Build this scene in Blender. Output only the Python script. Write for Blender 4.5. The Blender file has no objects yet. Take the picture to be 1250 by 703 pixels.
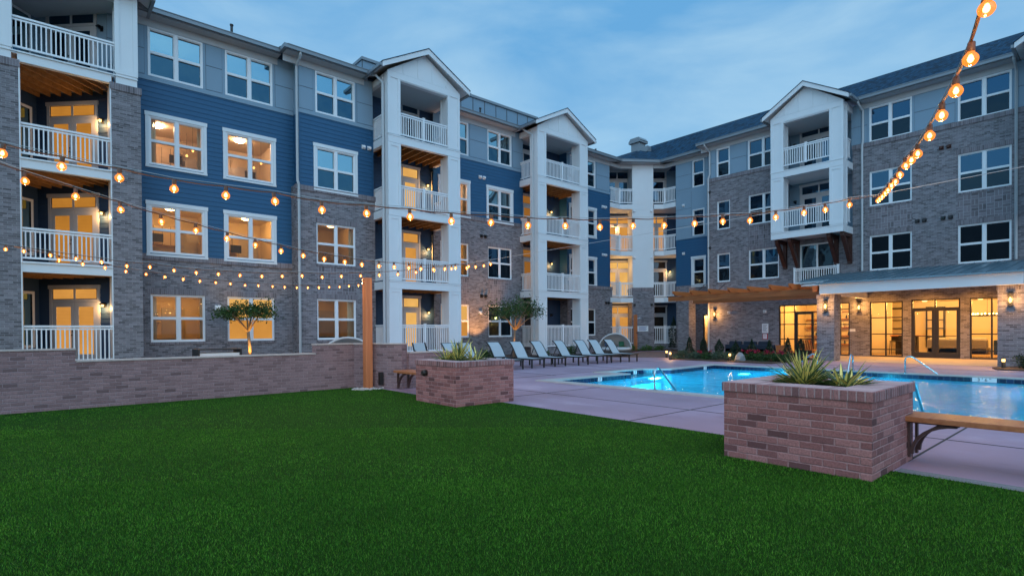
import bpy, bmesh, math, random
import numpy as np
from mathutils import Matrix, Vector

random.seed(7)
RNG = np.random.default_rng(7)
SC = bpy.context.scene
COL = SC.collection

# ------------------------------------------------------------------ camera
HC = 1.42
CR = Vector((0.756033, -0.654504, -0.006218))
CU = Vector((0.010354, 0.002460, 0.999943))
CF = Vector((0.654452, 0.756054, -0.008637))
cd = bpy.data.cameras.new("camera")
cd.sensor_width = 36.0
cd.sensor_fit = 'HORIZONTAL'
cd.lens = 36.0 * 665.9375 / 1250.0
cd.shift_y = (409.73 - 351.5) / 1250.0
cd.clip_end = 2000.0
cam = bpy.data.objects.new("camera", cd)
COL.objects.link(cam)
cam.matrix_world = Matrix(((CR.x, CU.x, -CF.x, 0), (CR.y, CU.y, -CF.y, 0), (CR.z, CU.z, -CF.z, HC), (0, 0, 0, 1)))
SC.camera = cam

# ------------------------------------------------------------------ world, sun, exposure
W = bpy.data.worlds.new("World")
SC.world = W
W.use_nodes = True
wt = W.node_tree
wt.nodes.clear()


def wn(t, **kw):
    n = wt.nodes.new(t)
    for k, v in kw.items():
        setattr(n, k, v)
    return n


SUN_EL, SUN_ROT = math.radians(4.0), math.radians(220.0)
sky = wn('ShaderNodeTexSky', sky_type='NISHITA', sun_disc=False, sun_elevation=SUN_EL, sun_rotation=SUN_ROT)
tc = wn('ShaderNodeTexCoord')
mp = wn('ShaderNodeMapping')
mp.inputs['Scale'].default_value = (1.0, 1.15, 3.2)
nz = wn('ShaderNodeTexNoise')
nz.inputs['Scale'].default_value = 2.6
nz.inputs['Detail'].default_value = 6.0
nz.inputs['Roughness'].default_value = 0.52
nz.inputs['Distortion'].default_value = 0.35
cr = wn('ShaderNodeValToRGB')
cr.color_ramp.elements[0].position = 0.36
cr.color_ramp.elements[0].color = (1.75, 5.3, 9.8, 1)
cr.color_ramp.elements[1].position = 0.68
cr.color_ramp.elements[1].color = (5.0, 8.3, 11.3, 1)
mx = wn('ShaderNodeMix', data_type='RGBA')
mx.inputs[0].default_value = 0.82
# the half of the sky behind the camera, where the sun went down, is brighter
sep = wn('ShaderNodeSeparateXYZ')
dotn = wn('ShaderNodeVectorMath', operation='DOT_PRODUCT')
dotn.inputs[1].default_value = (-0.60, -0.70, 0.38)
mr = wn('ShaderNodeMapRange', interpolation_type='SMOOTHSTEP')
mr.inputs['From Min'].default_value = -0.1
mr.inputs['From Max'].default_value = 0.95
mr.inputs['To Min'].default_value = 1.0
mr.inputs['To Max'].default_value = 2.1
scl = wn('ShaderNodeVectorMath', operation='SCALE')
bg = wn('ShaderNodeBackground')
bg.inputs['Strength'].default_value = 0.088
wo = wn('ShaderNodeOutputWorld')
L = wt.links.new
L(tc.outputs['Generated'], mp.inputs['Vector'])
L(mp.outputs[0], nz.inputs['Vector'])
L(nz.outputs['Fac'], cr.inputs['Fac'])
L(sky.outputs[0], mx.inputs[6])
L(tc.outputs['Generated'], sep.inputs[0])
hz = wn('ShaderNodeMapRange', interpolation_type='SMOOTHSTEP')
hz.inputs['From Min'].default_value = 0.05
hz.inputs['From Max'].default_value = 0.48
hz.inputs['To Min'].default_value = 0.85
hz.inputs['To Max'].default_value = 0.0
L(sep.outputs[2], hz.inputs['Value'])
mh = wn('ShaderNodeMix', data_type='RGBA')
mh.inputs[7].default_value = (5.6, 9.2, 12.0, 1)
L(hz.outputs[0], mh.inputs[0])
L(cr.outputs['Color'], mh.inputs[6])
L(mh.outputs[2], mx.inputs[7])
L(tc.outputs['Generated'], dotn.inputs[0])
L(dotn.outputs['Value'], mr.inputs['Value'])
L(mx.outputs[2], scl.inputs[0])
L(mr.outputs[0], scl.inputs['Scale'])
L(scl.outputs[0], bg.inputs['Color'])
L(bg.outputs[0], wo.inputs['Surface'])

sl = bpy.data.lights.new("sun", 'SUN')
sl.energy = 0.12
sl.angle = math.radians(40)
sl.color = (1.0, 0.93, 0.88)
so = bpy.data.objects.new("sun", sl)
COL.objects.link(so)
so.rotation_euler = (math.radians(52), 0, math.radians(-40))

SC.view_settings.view_transform = 'Standard'
SC.view_settings.look = 'None'
SC.view_settings.exposure = 0.0
SC.view_settings.gamma = 1.0
SC.view_settings.use_curve_mapping = False
SC.render.engine = 'CYCLES'
SC.cycles.use_denoising = True
SC.cycles.max_bounces = 8
SC.cycles.transparent_max_bounces = 16
SC.cycles.sample_clamp_indirect = 4.0
SC.cycles.caustics_reflective = False
SC.cycles.caustics_refractive = False


# ------------------------------------------------------------------ materials
def newmat(name):
    m = bpy.data.materials.new(name)
    m.use_nodes = True
    nt = m.node_tree
    nt.nodes.clear()
    out = nt.nodes.new('ShaderNodeOutputMaterial')
    return m, nt, out


class NT:
    """small node helper"""

    def __init__(s, nt):
        s.nt = nt

    def n(s, t, ins=None, **kw):
        nd = s.nt.nodes.new(t)
        for k, v in kw.items():
            setattr(nd, k, v)
        for k, v in (ins or {}).items():
            s.set(nd, k, v)
        return nd

    def set(s, nd, k, v):
        if isinstance(v, bpy.types.NodeSocket):
            s.nt.links.new(v, nd.inputs[k])
        else:
            nd.inputs[k].default_value = v

    def m(s, op, a, b=0.0, c=0.0):
        nd = s.nt.nodes.new('ShaderNodeMath')
        nd.operation = op
        for i, v in enumerate((a, b, c)):
            s.set(nd, i, v)
        return nd.outputs[0]

    def mix(s, f, a, b):
        nd = s.nt.nodes.new('ShaderNodeMix')
        nd.data_type = 'RGBA'
        s.set(nd, 0, f)
        s.set(nd, 6, a)
        s.set(nd, 7, b)
        return nd.outputs[2]

    def noise(s, scale, detail=3.0, vec=None, rough=0.5):
        nd = s.n('ShaderNodeTexNoise', {'Scale': scale, 'Detail': detail, 'Roughness': rough})
        if vec is not None:
            s.set(nd, 'Vector', vec)
        return nd.outputs['Fac']

    def ramp(s, f, stops):
        nd = s.nt.nodes.new('ShaderNodeValToRGB')
        el = nd.color_ramp.elements
        while len(el) < len(stops):
            el.new(0.5)
        for e, (p, c) in zip(el, stops):
            e.position = p
            e.color = (*c, 1) if len(c) == 3 else c
        s.set(nd, 0, f)
        return nd.outputs[0]

    def pos(s):
        return s.n('ShaderNodeNewGeometry').outputs['Position']


def simple(name, col, rough=0.6, metal=0.0, var=0.12, vscale=3.0, bump=0.0, bscale=40.0, spec=0.5):
    m, nt, out = newmat(name)
    h = NT(nt)
    p = h.pos()
    f = h.noise(vscale, 5.0, p, 0.6)
    a = tuple(c * (1 - var) for c in col) + (1,)
    b = tuple(min(1, c * (1 + var)) for c in col) + (1,)
    c = h.mix(f, a, b)
    bs = h.n('ShaderNodeBsdfPrincipled', {'Base Color': c, 'Roughness': rough, 'Metallic': metal, 'Specular IOR Level': spec})
    if bump:
        bn = h.n('ShaderNodeBump', {'Strength': bump, 'Distance': 0.01, 'Height': h.noise(bscale, 4.0, p)})
        h.set(bs, 'Normal', bn.outputs[0])
    nt.links.new(bs.outputs[0], out.inputs[0])
    return m


def wall_uv(h):
    """horizontal and vertical coordinate on any face from its position and normal (metres)"""
    g = h.n('ShaderNodeNewGeometry')
    cr_ = h.n('ShaderNodeVectorMath', {0: (0, 0, 1), 1: g.outputs['True Normal']}, operation='CROSS_PRODUCT')
    nr = h.n('ShaderNodeVectorMath', {0: cr_.outputs[0]}, operation='NORMALIZE')
    du = h.n('ShaderNodeVectorMath', {0: g.outputs['Position'], 1: nr.outputs[0]}, operation='DOT_PRODUCT')
    sp = h.n('ShaderNodeSeparateXYZ', {0: g.outputs['Position']})
    sn = h.n('ShaderNodeSeparateXYZ', {0: g.outputs['True Normal']})
    flat = h.m('GREATER_THAN', h.m('ABSOLUTE', sn.outputs[2]), 0.7)
    u = h.m('ADD', h.m('MULTIPLY', du.outputs['Value'], h.m('SUBTRACT', 1.0, flat)), h.m('MULTIPLY', sp.outputs[0], flat))
    v = h.m('ADD', h.m('MULTIPLY', sp.outputs[2], h.m('SUBTRACT', 1.0, flat)), h.m('MULTIPLY', sp.outputs[1], flat))
    return u, v, g.outputs['Position']


def brick(name, cols, mortar, bw=0.203, bh=0.0677, joint=0.010, stain=0.25, mode='running', dark=0.06, bump=0.6):
    m, nt, out = newmat(name)
    h = NT(nt)
    u, v, p = wall_uv(h)
    if mode == 'soldier':
        u, v = v, u
        off = 0.0
    if mode in ('soldier', 'rows'):
        vr = h.m('DIVIDE', v, bh)
        row = h.m('FLOOR', vr)
        ur = h.m('DIVIDE', u, 50.0)
    elif mode == 'basket':
        # blocks of two bricks, alternately upright and flat
        bu = h.m('DIVIDE', u, bw)
        bv = h.m('DIVIDE', v, bw)
        chk = h.m('MODULO', h.m('ADD', h.m('ABSOLUTE', h.m('FLOOR', bu)), h.m('ABSOLUTE', h.m('FLOOR', bv))), 2.0)
        fu, fv = h.m('FRACT', bu), h.m('FRACT', bv)
        su = h.m('ADD', h.m('MULTIPLY', fu, h.m('SUBTRACT', 1.0, chk)), h.m('MULTIPLY', fv, chk))
        sv = h.m('ADD', h.m('MULTIPLY', fv, h.m('SUBTRACT', 1.0, chk)), h.m('MULTIPLY', fu, chk))
        ur = h.m('ADD', su, h.m('FLOOR', bu))
        vr = h.m('MULTIPLY', sv, 2.0)
        row = h.m('ADD', h.m('FLOOR', vr), h.m('MULTIPLY', h.m('FLOOR', bv), 7.0))
    else:
        vr = h.m('DIVIDE', v, bh)
        row = h.m('FLOOR', vr)
        ur = h.m('ADD', h.m('DIVIDE', u, bw), h.m('MULTIPLY', 0.5, h.m('ABSOLUTE', h.m('MODULO', row, 2.0))))
    cid = h.m('FLOOR', ur)
    fx = h.m('FRACT', ur)
    fy = h.m('FRACT', vr)
    ex = h.m('MULTIPLY', h.m('MINIMUM', fx, h.m('SUBTRACT', 1.0, fx)), 50.0 if mode in ('soldier', 'rows') else bw)
    eh = bh if mode != 'basket' else bw / 2
    ey = h.m('MULTIPLY', h.m('MINIMUM', fy, h.m('SUBTRACT', 1.0, fy)), eh)
    e = h.m('MINIMUM', ex, ey)
    # wobble the joint a little
    e = h.m('ADD', e, h.m('MULTIPLY', h.m('SUBTRACT', h.noise(38.0, 4.0, p, 0.75), 0.5), 0.016))
    e = h.m('ADD', e, h.m('MULTIPLY', h.m('SUBTRACT', h.noise(9.0, 3.0, p, 0.6), 0.5), 0.014))
    mort = h.n('ShaderNodeMapRange', {'Value': e, 'From Min': joint * 0.25, 'From Max': joint * 0.85, 'To Min': 1.0, 'To Max': 0.0}).outputs[0]
    mort = h.m('MULTIPLY', mort, h.n('ShaderNodeMapRange', {'Value': h.noise(5.0, 3.0, p), 'From Min': 0.35, 'From Max': 0.6, 'To Min': 0.55, 'To Max': 1.0}).outputs[0])
    cv = h.n('ShaderNodeCombineXYZ', {0: cid, 1: row, 2: 3.7})
    wnz = h.n('ShaderNodeTexWhiteNoise', {'Vector': cv.outputs[0]}, noise_dimensions='3D')
    k = len(cols)
    stops = [(0.0, tuple(c * 0.62 for c in cols[0])), (dark, tuple(c * 0.66 for c in cols[0])), (dark + 0.02, cols[0])]
    for i, c in enumerate(cols[1:]):
        stops.append((dark + 0.02 + (0.98 - dark) * (i + 1) / (k - 1), c))
    col = h.ramp(wnz.outputs['Value'], stops)
    n1 = h.noise(55.0, 4.0, p, 0.7)
    col = h.mix(h.m('MULTIPLY', h.n('ShaderNodeMapRange', {'Value': n1, 'From Min': 0.38, 'From Max': 0.75}).outputs[0], 0.75), col, (*[c * 0.5 for c in cols[0]], 1))
    big = h.noise(0.8, 4.0, p, 0.6)
    col = h.mix(h.m('MULTIPLY', big, stain), col, (*[min(1, c * 1.5) for c in mortar], 1))
    col = h.mix(mort, col, (*mortar, 1))
    ht = h.m('SUBTRACT', h.m('MULTIPLY', n1, 0.35), h.m('MULTIPLY', mort, 1.0))
    bn = h.n('ShaderNodeBump', {'Strength': bump, 'Distance': 0.008, 'Height': ht})
    bs = h.n('ShaderNodeBsdfPrincipled', {'Base Color': col, 'Roughness': 0.88, 'Normal': bn.outputs[0], 'Specular IOR Level': 0.25})
    nt.links.new(bs.outputs[0], out.inputs[0])
    return m


def wood(name, c0, c1, rough=0.6, axis='X', scale=1.0):
    m, nt, out = newmat(name)
    h = NT(nt)
    tcn = h.n('ShaderNodeTexCoord')
    mpn = h.n('ShaderNodeMapping', {'Vector': tcn.outputs['Object']})
    sc = {'X': (0.6, 14, 14), 'Y': (14, 0.6, 14), 'Z': (14, 14, 0.6)}[axis]
    mpn.inputs['Scale'].default_value = tuple(v * scale for v in sc)
    f = h.noise(1.0, 6.0, mpn.outputs[0], 0.65)
    col = h.ramp(f, [(0.3, c0), (0.7, c1)])
    vk = h.n('ShaderNodeTexVoronoi', {'Vector': tcn.outputs['Object'], 'Scale': 5.0})
    kn = h.n('ShaderNodeMapRange', {'Value': vk.outputs['Distance'], 'From Min': 0.06, 'From Max': 0.11, 'To Min': 0.8, 'To Max': 0.0})
    col = h.mix(kn.outputs[0], col, (*[c * 0.25 for c in c0], 1))
    bn = h.n('ShaderNodeBump', {'Strength': 0.25, 'Distance': 0.004, 'Height': f})
    bs = h.n('ShaderNodeBsdfPrincipled', {'Base Color': col, 'Roughness': rough, 'Normal': bn.outputs[0]})
    nt.links.new(bs.outputs[0], out.inputs[0])
    return m


def emit(name, col, strength, vary=0.0, scale=3.0):
    m, nt, out = newmat(name)
    h = NT(nt)
    if vary:
        f = h.noise(scale, 3.0, h.pos())
        c = h.mix(f, (*[v * (1 - vary) for v in col], 1), (*[v * (1 + vary) for v in col], 1))
    else:
        c = (*col, 1)
    e = h.n('ShaderNodeEmission', {'Color': c, 'Strength': strength})
    nt.links.new(e.outputs[0], out.inputs[0])
    return m


def blind_mat(name, col, strength):
    """a closed slatted blind that glows itself, in place of a lamp behind it"""
    m, nt, out = newmat(name)
    h = NT(nt)
    p = h.pos()
    z = h.n('ShaderNodeSeparateXYZ', {0: p}).outputs[2]
    s = h.m('SINE', h.m('MULTIPLY', z, 2 * math.pi / 0.05))
    f = h.m('ADD', h.m('MULTIPLY', s, 0.10), h.m('MULTIPLY', h.noise(1.1, 3.0, p), 0.9))
    c = h.mix(f, (*[v * 0.66 for v in col], 1), (*[min(1, v * 1.35) for v in col], 1))
    e = h.n('ShaderNodeEmission', {'Color': c, 'Strength': strength})
    nt.links.new(e.outputs[0], out.inputs[0])
    return m


def mirror_glass(name, base, refl, tint=(0.85, 0.95, 1.0), wav=0.0, rough=0.015, fk=0.8):
    """pane that mirrors the sky over a dark room"""
    m, nt, out = newmat(name)
    h = NT(nt)
    p = h.pos()
    f = h.noise(2.2, 3.0, p)
    d = h.n('ShaderNodeBsdfDiffuse', {'Color': h.mix(f, (*[c * 0.5 for c in base], 1), (*[c * 1.6 for c in base], 1))})
    g = h.n('ShaderNodeBsdfGlossy', {'Color': (*tint, 1), 'Roughness': rough})
    if wav:
        bn = h.n('ShaderNodeBump', {'Strength': wav, 'Distance': 0.05, 'Height': h.noise(1.3, 2.0, p)})
        h.set(g, 'Normal', bn.outputs[0])
    fr = h.n('ShaderNodeFresnel', {'IOR': 1.5})
    k = h.m('MINIMUM', h.m('ADD', refl, h.m('MULTIPLY', fr.outputs[0], fk)), 0.95)
    ms = h.n('ShaderNodeMixShader', {0: k, 1: d.outputs[0], 2: g.outputs[0]})
    nt.links.new(ms.outputs[0], out.inputs[0])
    return m


def clear_glass(name, tint=(0.93, 0.86, 0.74), refl=0.01, k=0.2, veil=0.0):
    m, nt, out = newmat(name)
    h = NT(nt)
    t = h.n('ShaderNodeBsdfTransparent', {'Color': (*tint, 1)})
    g = h.n('ShaderNodeBsdfGlossy', {'Color': (1, 1, 1, 1), 'Roughness': 0.01})
    fr = h.n('ShaderNodeFresnel', {'IOR': 1.5})
    ms = h.n('ShaderNodeMixShader', {0: h.m('ADD', refl, h.m('MULTIPLY', fr.outputs[0], k)), 1: t.outputs[0], 2: g.outputs[0]})
    nt.links.new(ms.outputs[0], out.inputs[0])
    return m


MAT = {}
MAT['brick'] = brick('taupe facade brick', [(0.130, 0.117, 0.125), (0.205, 0.187, 0.200), (0.295, 0.272, 0.290)], (0.31, 0.295, 0.31), stain=0.15, dark=0.10)
MAT['soldier'] = brick('taupe soldier course brick', [(0.12, 0.10, 0.105), (0.185, 0.155, 0.165), (0.24, 0.21, 0.225)], (0.32, 0.30, 0.32), bh=0.0677, mode='soldier')
MAT['basket'] = brick('taupe basket weave brick', [(0.12, 0.10, 0.105), (0.18, 0.15, 0.16), (0.23, 0.20, 0.215)], (0.33, 0.31, 0.33), bw=0.27, joint=0.02, mode='basket', dark=0.12)
MAT['gbrick'] = brick('rosy garden brick', [(0.19, 0.115, 0.115), (0.265, 0.165, 0.165), (0.32, 0.205, 0.205)], (0.32, 0.235, 0.245), bw=0.203, bh=0.0677, joint=0.011, stain=0.22, dark=0.05, bump=1.0)
MAT['gsoldier'] = brick('rosy garden brick coping', [(0.22, 0.095, 0.085), (0.31, 0.145, 0.125), (0.39, 0.20, 0.175)], (0.42, 0.34, 0.32), bh=0.073, joint=0.014, mode='soldier', stain=0.3, dark=0.04, bump=1.0)
MAT['pbrick'] = brick('red planter brick', [(0.16, 0.062, 0.060), (0.29, 0.110, 0.100), (0.40, 0.160, 0.142), (0.46, 0.205, 0.185)], (0.42, 0.235, 0.225), bw=0.216, bh=0.0737, joint=0.012, stain=0.16, dark=0.05, bump=1.0)
MAT['psoldier'] = brick('red planter coping brick', [(0.14, 0.055, 0.055), (0.27, 0.112, 0.105), (0.38, 0.172, 0.160)], (0.44, 0.31, 0.31), bh=0.073, joint=0.012, mode='soldier', stain=0.22, dark=0.06, bump=1.0)
MAT['washx'] = brick('lime washed coping brick', [(0.30, 0.215, 0.23), (0.40, 0.315, 0.335), (0.50, 0.42, 0.44)], (0.42, 0.35, 0.37), bh=0.073, joint=0.012, mode='soldier', stain=0.35, dark=0.02, bump=0.8)
MAT['washy'] = brick('lime washed coping brick crosswise', [(0.30, 0.215, 0.23), (0.40, 0.315, 0.335), (0.50, 0.42, 0.44)], (0.42, 0.35, 0.37), bh=0.073, joint=0.012, mode='rows', stain=0.35, dark=0.02, bump=0.8)
MAT['cap'] = simple('pale mortar washed cap', (0.46, 0.40, 0.37), 0.85, var=0.25, vscale=9, bump=0.4)
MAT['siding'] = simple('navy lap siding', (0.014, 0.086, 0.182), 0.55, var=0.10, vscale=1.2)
MAT['navy'] = simple('navy siding with balcony shade', (0.022, 0.055, 0.115), 0.6, var=0.10, vscale=1.2)  # siding copy darkened for balcony shade; also plain navy for pillows and chair
MAT['greypanel'] = simple('warm grey fibre cement panel', (0.210, 0.305, 0.385), 0.65, var=0.05, vscale=1.0)
MAT['reveal'] = simple('dark panel joint', (0.07, 0.075, 0.08), 0.7)
MAT['white'] = simple('white painted trim', (0.70, 0.72, 0.73), 0.5, var=0.05, vscale=1.5)
MAT['whiteb'] = simple('white vinyl', (0.76, 0.77, 0.78), 0.4, var=0.03)
MAT['soffit'] = simple('pale grey soffit', (0.44, 0.45, 0.46), 0.6, var=0.04)
MAT['gutter'] = simple('grey aluminium gutter', (0.22, 0.24, 0.26), 0.4, 0.3, var=0.08)
MAT['pipe'] = simple('pale grey downspout paint', (0.45, 0.47, 0.48), 0.45, var=0.05)
MAT['shingle'] = brick('charcoal roof shingle', [(0.005, 0.030, 0.062), (0.009, 0.050, 0.100), (0.016, 0.078, 0.145)], (0.02, 0.022, 0.025), bw=0.30, bh=0.14, joint=0.012, stain=0.02, dark=0.2)
MAT['joist'] = wood('raw pine joist', (0.22, 0.105, 0.035), (0.38, 0.20, 0.075), axis='X', scale=0.6)
MAT['cedar'] = wood('stained cedar', (0.42, 0.115, 0.035), (0.64, 0.22, 0.08), axis='Z')
MAT['cedary'] = wood('stained cedar beam', (0.27, 0.080, 0.020), (0.42, 0.145, 0.042), axis='Y')
MAT['cedarx'] = wood('stained cedar rafter', (0.34, 0.095, 0.022), (0.52, 0.175, 0.045), axis='X')
MAT['darkwood'] = wood('dark walnut stained bracket', (0.035, 0.009, 0.005), (0.075, 0.020, 0.010), axis='Z')
MAT['benchwood'] = wood('bench board', (0.30, 0.095, 0.035), (0.48, 0.18, 0.07), rough=0.35, axis='Y')
MAT['black'] = simple('black metal', (0.016, 0.016, 0.018), 0.4, 0.2)
MAT['bronze'] = simple('dark bronze frame', (0.022, 0.018, 0.016), 0.45, 0.2)
MAT['door'] = simple('door paint white', (0.52, 0.50, 0.50), 0.5, var=0.04)
MAT['plaster'] = simple('cream room paint', (0.72, 0.62, 0.48), 0.8, var=0.04)
MAT['roomfloor'] = simple('room floor', (0.34, 0.22, 0.13), 0.4, var=0.2)
MAT['cabinet'] = simple('cream cabinets', (0.60, 0.50, 0.38), 0.5)
MAT['darkroom'] = simple('unlit room', (0.03, 0.03, 0.035), 0.9)
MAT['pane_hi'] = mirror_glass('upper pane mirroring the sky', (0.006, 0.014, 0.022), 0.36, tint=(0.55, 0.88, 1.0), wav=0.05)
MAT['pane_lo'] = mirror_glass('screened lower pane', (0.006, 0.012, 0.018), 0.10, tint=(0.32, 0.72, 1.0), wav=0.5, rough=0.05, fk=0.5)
MAT['pane_hi2'] = mirror_glass('upper pane dimmed for shade', (0.005, 0.010, 0.018), 0.09, tint=(0.30, 0.66, 1.0), wav=0.06)  # shaded copy of the upper pane, weaker sky reflection put into the material
MAT['pane_lo2'] = mirror_glass('screened lower pane dimmed for shade', (0.003, 0.006, 0.010), 0.03, tint=(0.5, 0.8, 1.0), wav=0.3, rough=0.06, fk=0.2)  # shaded copy of the screened pane, darker base and weaker mirror put in
MAT['pane_black'] = mirror_glass('pane of an unlit room', (0.004, 0.005, 0.007), 0.004, tint=(0.4, 0.6, 0.8), wav=0.2, fk=0.10)
MAT['pane_dim'] = mirror_glass('dim pane', (0.030, 0.022, 0.018), 0.03, tint=(0.6, 0.8, 1.0), wav=0.2)
MAT['pane'] = clear_glass('clear pane')
MAT['pane_lo_clear'] = clear_glass('insect screen over clear pane', tint=(0.66, 0.56, 0.44))
MAT['blind'] = blind_mat('glowing amber blind', (0.85, 0.345, 0.07), 0.82)
MAT['blind_deep'] = blind_mat('deep amber blind', (0.80, 0.31, 0.045), 0.62)
MAT['blind_dim'] = blind_mat('dim amber blind', (0.70, 0.28, 0.055), 0.40)
MAT['blind_bright'] = blind_mat('bright cream blind', (0.88, 0.43, 0.115), 1.05)
MAT['lamp'] = emit('ceiling lamp', (1.0, 0.56, 0.17), 105.0)
MAT['lamp_mid'] = emit('medium ceiling lamp', (1.0, 0.52, 0.13), 62.0)
MAT['lamp_weak'] = emit('weak ceiling lamp', (1.0, 0.52, 0.17), 26.0)
MAT['lamp_soft'] = emit('cooler ceiling lamp', (1.0, 0.64, 0.40), 135.0)
MAT['downlight'] = emit('porch downlight', (1.0, 0.60, 0.22), 5.0)
MAT['sconce'] = emit('sconce glass', (1.0, 0.56, 0.17), 5.0)
MAT['filament'] = emit('glowing filament', (1.0, 0.62, 0.20), 14.0)
MAT['poollamp'] = emit('underwater lamp', (0.80, 0.95, 1.0), 14.0)


def globe_mat():
    m, nt, out = newmat('amber bulb glass')
    h = NT(nt)
    t = h.n('ShaderNodeBsdfTransparent', {'Color': (1.0, 0.93, 0.80, 1)})
    lw = h.n('ShaderNodeLayerWeight', {'Blend': 0.35})
    e = h.n('ShaderNodeEmission', {'Color': (1.0, 0.25, 0.022, 1), 'Strength': 1.75})
    g = h.n('ShaderNodeBsdfGlossy', {'Color': (1, 0.9, 0.8, 1), 'Roughness': 0.02})
    k = h.m('ADD', 0.50, h.m('MULTIPLY', lw.outputs['Facing'], 0.45))
    ms = h.n('ShaderNodeMixShader', {0: k, 1: t.outputs[0], 2: e.outputs[0]})
    ms2 = h.n('ShaderNodeMixShader', {0: 0.06, 1: ms.outputs[0], 2: g.outputs[0]})
    nt.links.new(ms2.outputs[0], out.inputs[0])
    return m


MAT['globe'] = globe_mat()


# ------------------------------------------------------------------ mesh helpers
class Fr:
    """a vertical wall frame: u along the wall (left to right as seen), d outwards, z up"""

    def __init__(s, o, ud):
        l = math.hypot(*ud)
        s.o = o
        s.ud = (ud[0] / l, ud[1] / l)
        s.n = (s.ud[1], -s.ud[0])

    def p(s, u, d, z):
        return (s.o[0] + s.ud[0] * u + s.n[0] * d, s.o[1] + s.ud[1] * u + s.n[1] * d, z)


WORLD = Fr((0, 0), (1, 0))  # u = X, d = -Y


class MB:
    def __init__(s):
        s.v, s.f, s.m, s.mats = [], [], [], []

    def mi(s, mat):
        if mat not in s.mats:
            s.mats.append(mat)
        return s.mats.index(mat)

    def face(s, pts, mat):
        b = len(s.v)
        s.v += [tuple(p) for p in pts]
        s.f.append(tuple(range(b, b + len(pts))))
        s.m.append(s.mi(mat))

    def hexa(s, c, mat):
        """c: 8 corners indexed a+2b+4c of a right handed cell"""
        b = len(s.v)
        s.v += [tuple(p) for p in c]
        k = s.mi(mat)
        for q in ((0, 2, 3, 1), (4, 5, 7, 6), (0, 1, 5, 4), (2, 6, 7, 3), (0, 4, 6, 2), (1, 3, 7, 5)):
            s.f.append(tuple(b + i for i in q))
            s.m.append(k)

    def box(s, fr, u0, u1, d0, d1, z0, z1, mat):
        s.hexa([fr.p(u, d, z) for d in (d0, d1) for z in (z0, z1) for u in (u0, u1)], mat)

    def wbox(s, x0, x1, y0, y1, z0, z1, mat):
        s.hexa([(x, y, z) for z in (z0, z1) for y in (y0, y1) for x in (x0, x1)], mat)

    def bar(s, a, b, w, t, mat, up=(0, 0, 1)):
        """a square bar from a to b, w wide sideways and t thick along up"""
        a, b = Vector(a), Vector(b)
        d = (b - a).normalized()
        sd = d.cross(Vector(up))
        if sd.length < 1e-5:
            sd = Vector((1, 0, 0))
        sd.normalize()
        u = sd.cross(d)
        c = []
        for z in (-t / 2, t / 2):
            for y in (-w / 2, w / 2):
                for q in (a, b):
                    c.append(q - sd * y + u * z)
        s.hexa(c, mat)

    def prism(s, fr, poly, d0, d1, mat):
        """poly of (u,z) anticlockwise seen from outside, pulled from d0 to d1"""
        n = len(poly)
        b = len(s.v)
        s.v += [fr.p(u, d0, z) for u, z in poly] + [fr.p(u, d1, z) for u, z in poly]
        k = s.mi(mat)
        s.f.append(tuple(range(b + n, b + 2 * n)))
        s.m.append(k)
        s.f.append(tuple(range(b + n - 1, b - 1, -1)))
        s.m.append(k)
        for i in range(n):
            j = (i + 1) % n
            s.f.append((b + i, b + j, b + n + j, b + n + i))
            s.m.append(k)

    def slab(s, poly, z0, z1, mat):
        """horizontal slab from an anticlockwise (x,y) polygon"""
        n = len(poly)
        b = len(s.v)
        s.v += [(x, y, z0) for x, y in poly] + [(x, y, z1) for x, y in poly]
        k = s.mi(mat)
        s.f.append(tuple(range(b + n, b + 2 * n)))
        s.f.append(tuple(range(b + n - 1, b - 1, -1)))
        s.m += [k, k]
        for i in range(n):
            j = (i + 1) % n
            s.f.append((b + i, b + j, b + n + j, b + n + i))
            s.m.append(k)

    def tube(s, pts, r, mat, n=8, caps=True):
        pts = [Vector(p) for p in pts]
        rings = []
        prev = None
        k = s.mi(mat)
        for i, p in enumerate(pts):
            t = (pts[min(i + 1, len(pts) - 1)] - pts[max(i - 1, 0)]).normalized()
            if prev is None:
                a = t.orthogonal().normalized()
            else:
                a = (prev - t * prev.dot(t))
                a = a.normalized() if a.length > 1e-6 else t.orthogonal().normalized()
            prev = a
            bb = t.cross(a)
            rr = r[i] if isinstance(r, (list, tuple)) else r
            base = len(s.v)
            for j in range(n):
                an = 2 * math.pi * j / n
                s.v.append(tuple(p + (a * math.cos(an) + bb * math.sin(an)) * rr))
            rings.append(base)
        for a, b in zip(rings, rings[1:]):
            for j in range(n):
                j2 = (j + 1) % n
                s.f.append((a + j, a + j2, b + j2, b + j))
                s.m.append(k)
        if caps:
            s.f.append(tuple(rings[0] + j for j in reversed(range(n))))
            s.f.append(tuple(rings[-1] + j for j in range(n)))
            s.m += [k, k]

    def lathe(s, c, prof, mat, n=14, axis=None):
        """prof of (r,h) along axis (default up) from centre c"""
        c = Vector(c)
        ax = Vector(axis).normalized() if axis else Vector((0, 0, 1))
        a = ax.orthogonal().normalized()
        b = ax.cross(a)
        k = s.mi(mat)
        rings = []
        for r, hgt in prof:
            base = len(s.v)
            for j in range(n):
                an = 2 * math.pi * j / n
                s.v.append(tuple(c + ax * hgt + (a * math.cos(an) + b * math.sin(an)) * max(r, 1e-4)))
            rings.append(base)
        for p, q in zip(rings, rings[1:]):
            for j in range(n):
                j2 = (j + 1) % n
                s.f.append((p + j, p + j2, q + j2, q + j))
                s.m.append(k)
        s.f.append(tuple(rings[0] + j for j in reversed(range(n))))
        s.f.append(tuple(rings[-1] + j for j in range(n)))
        s.m += [k, k]

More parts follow.
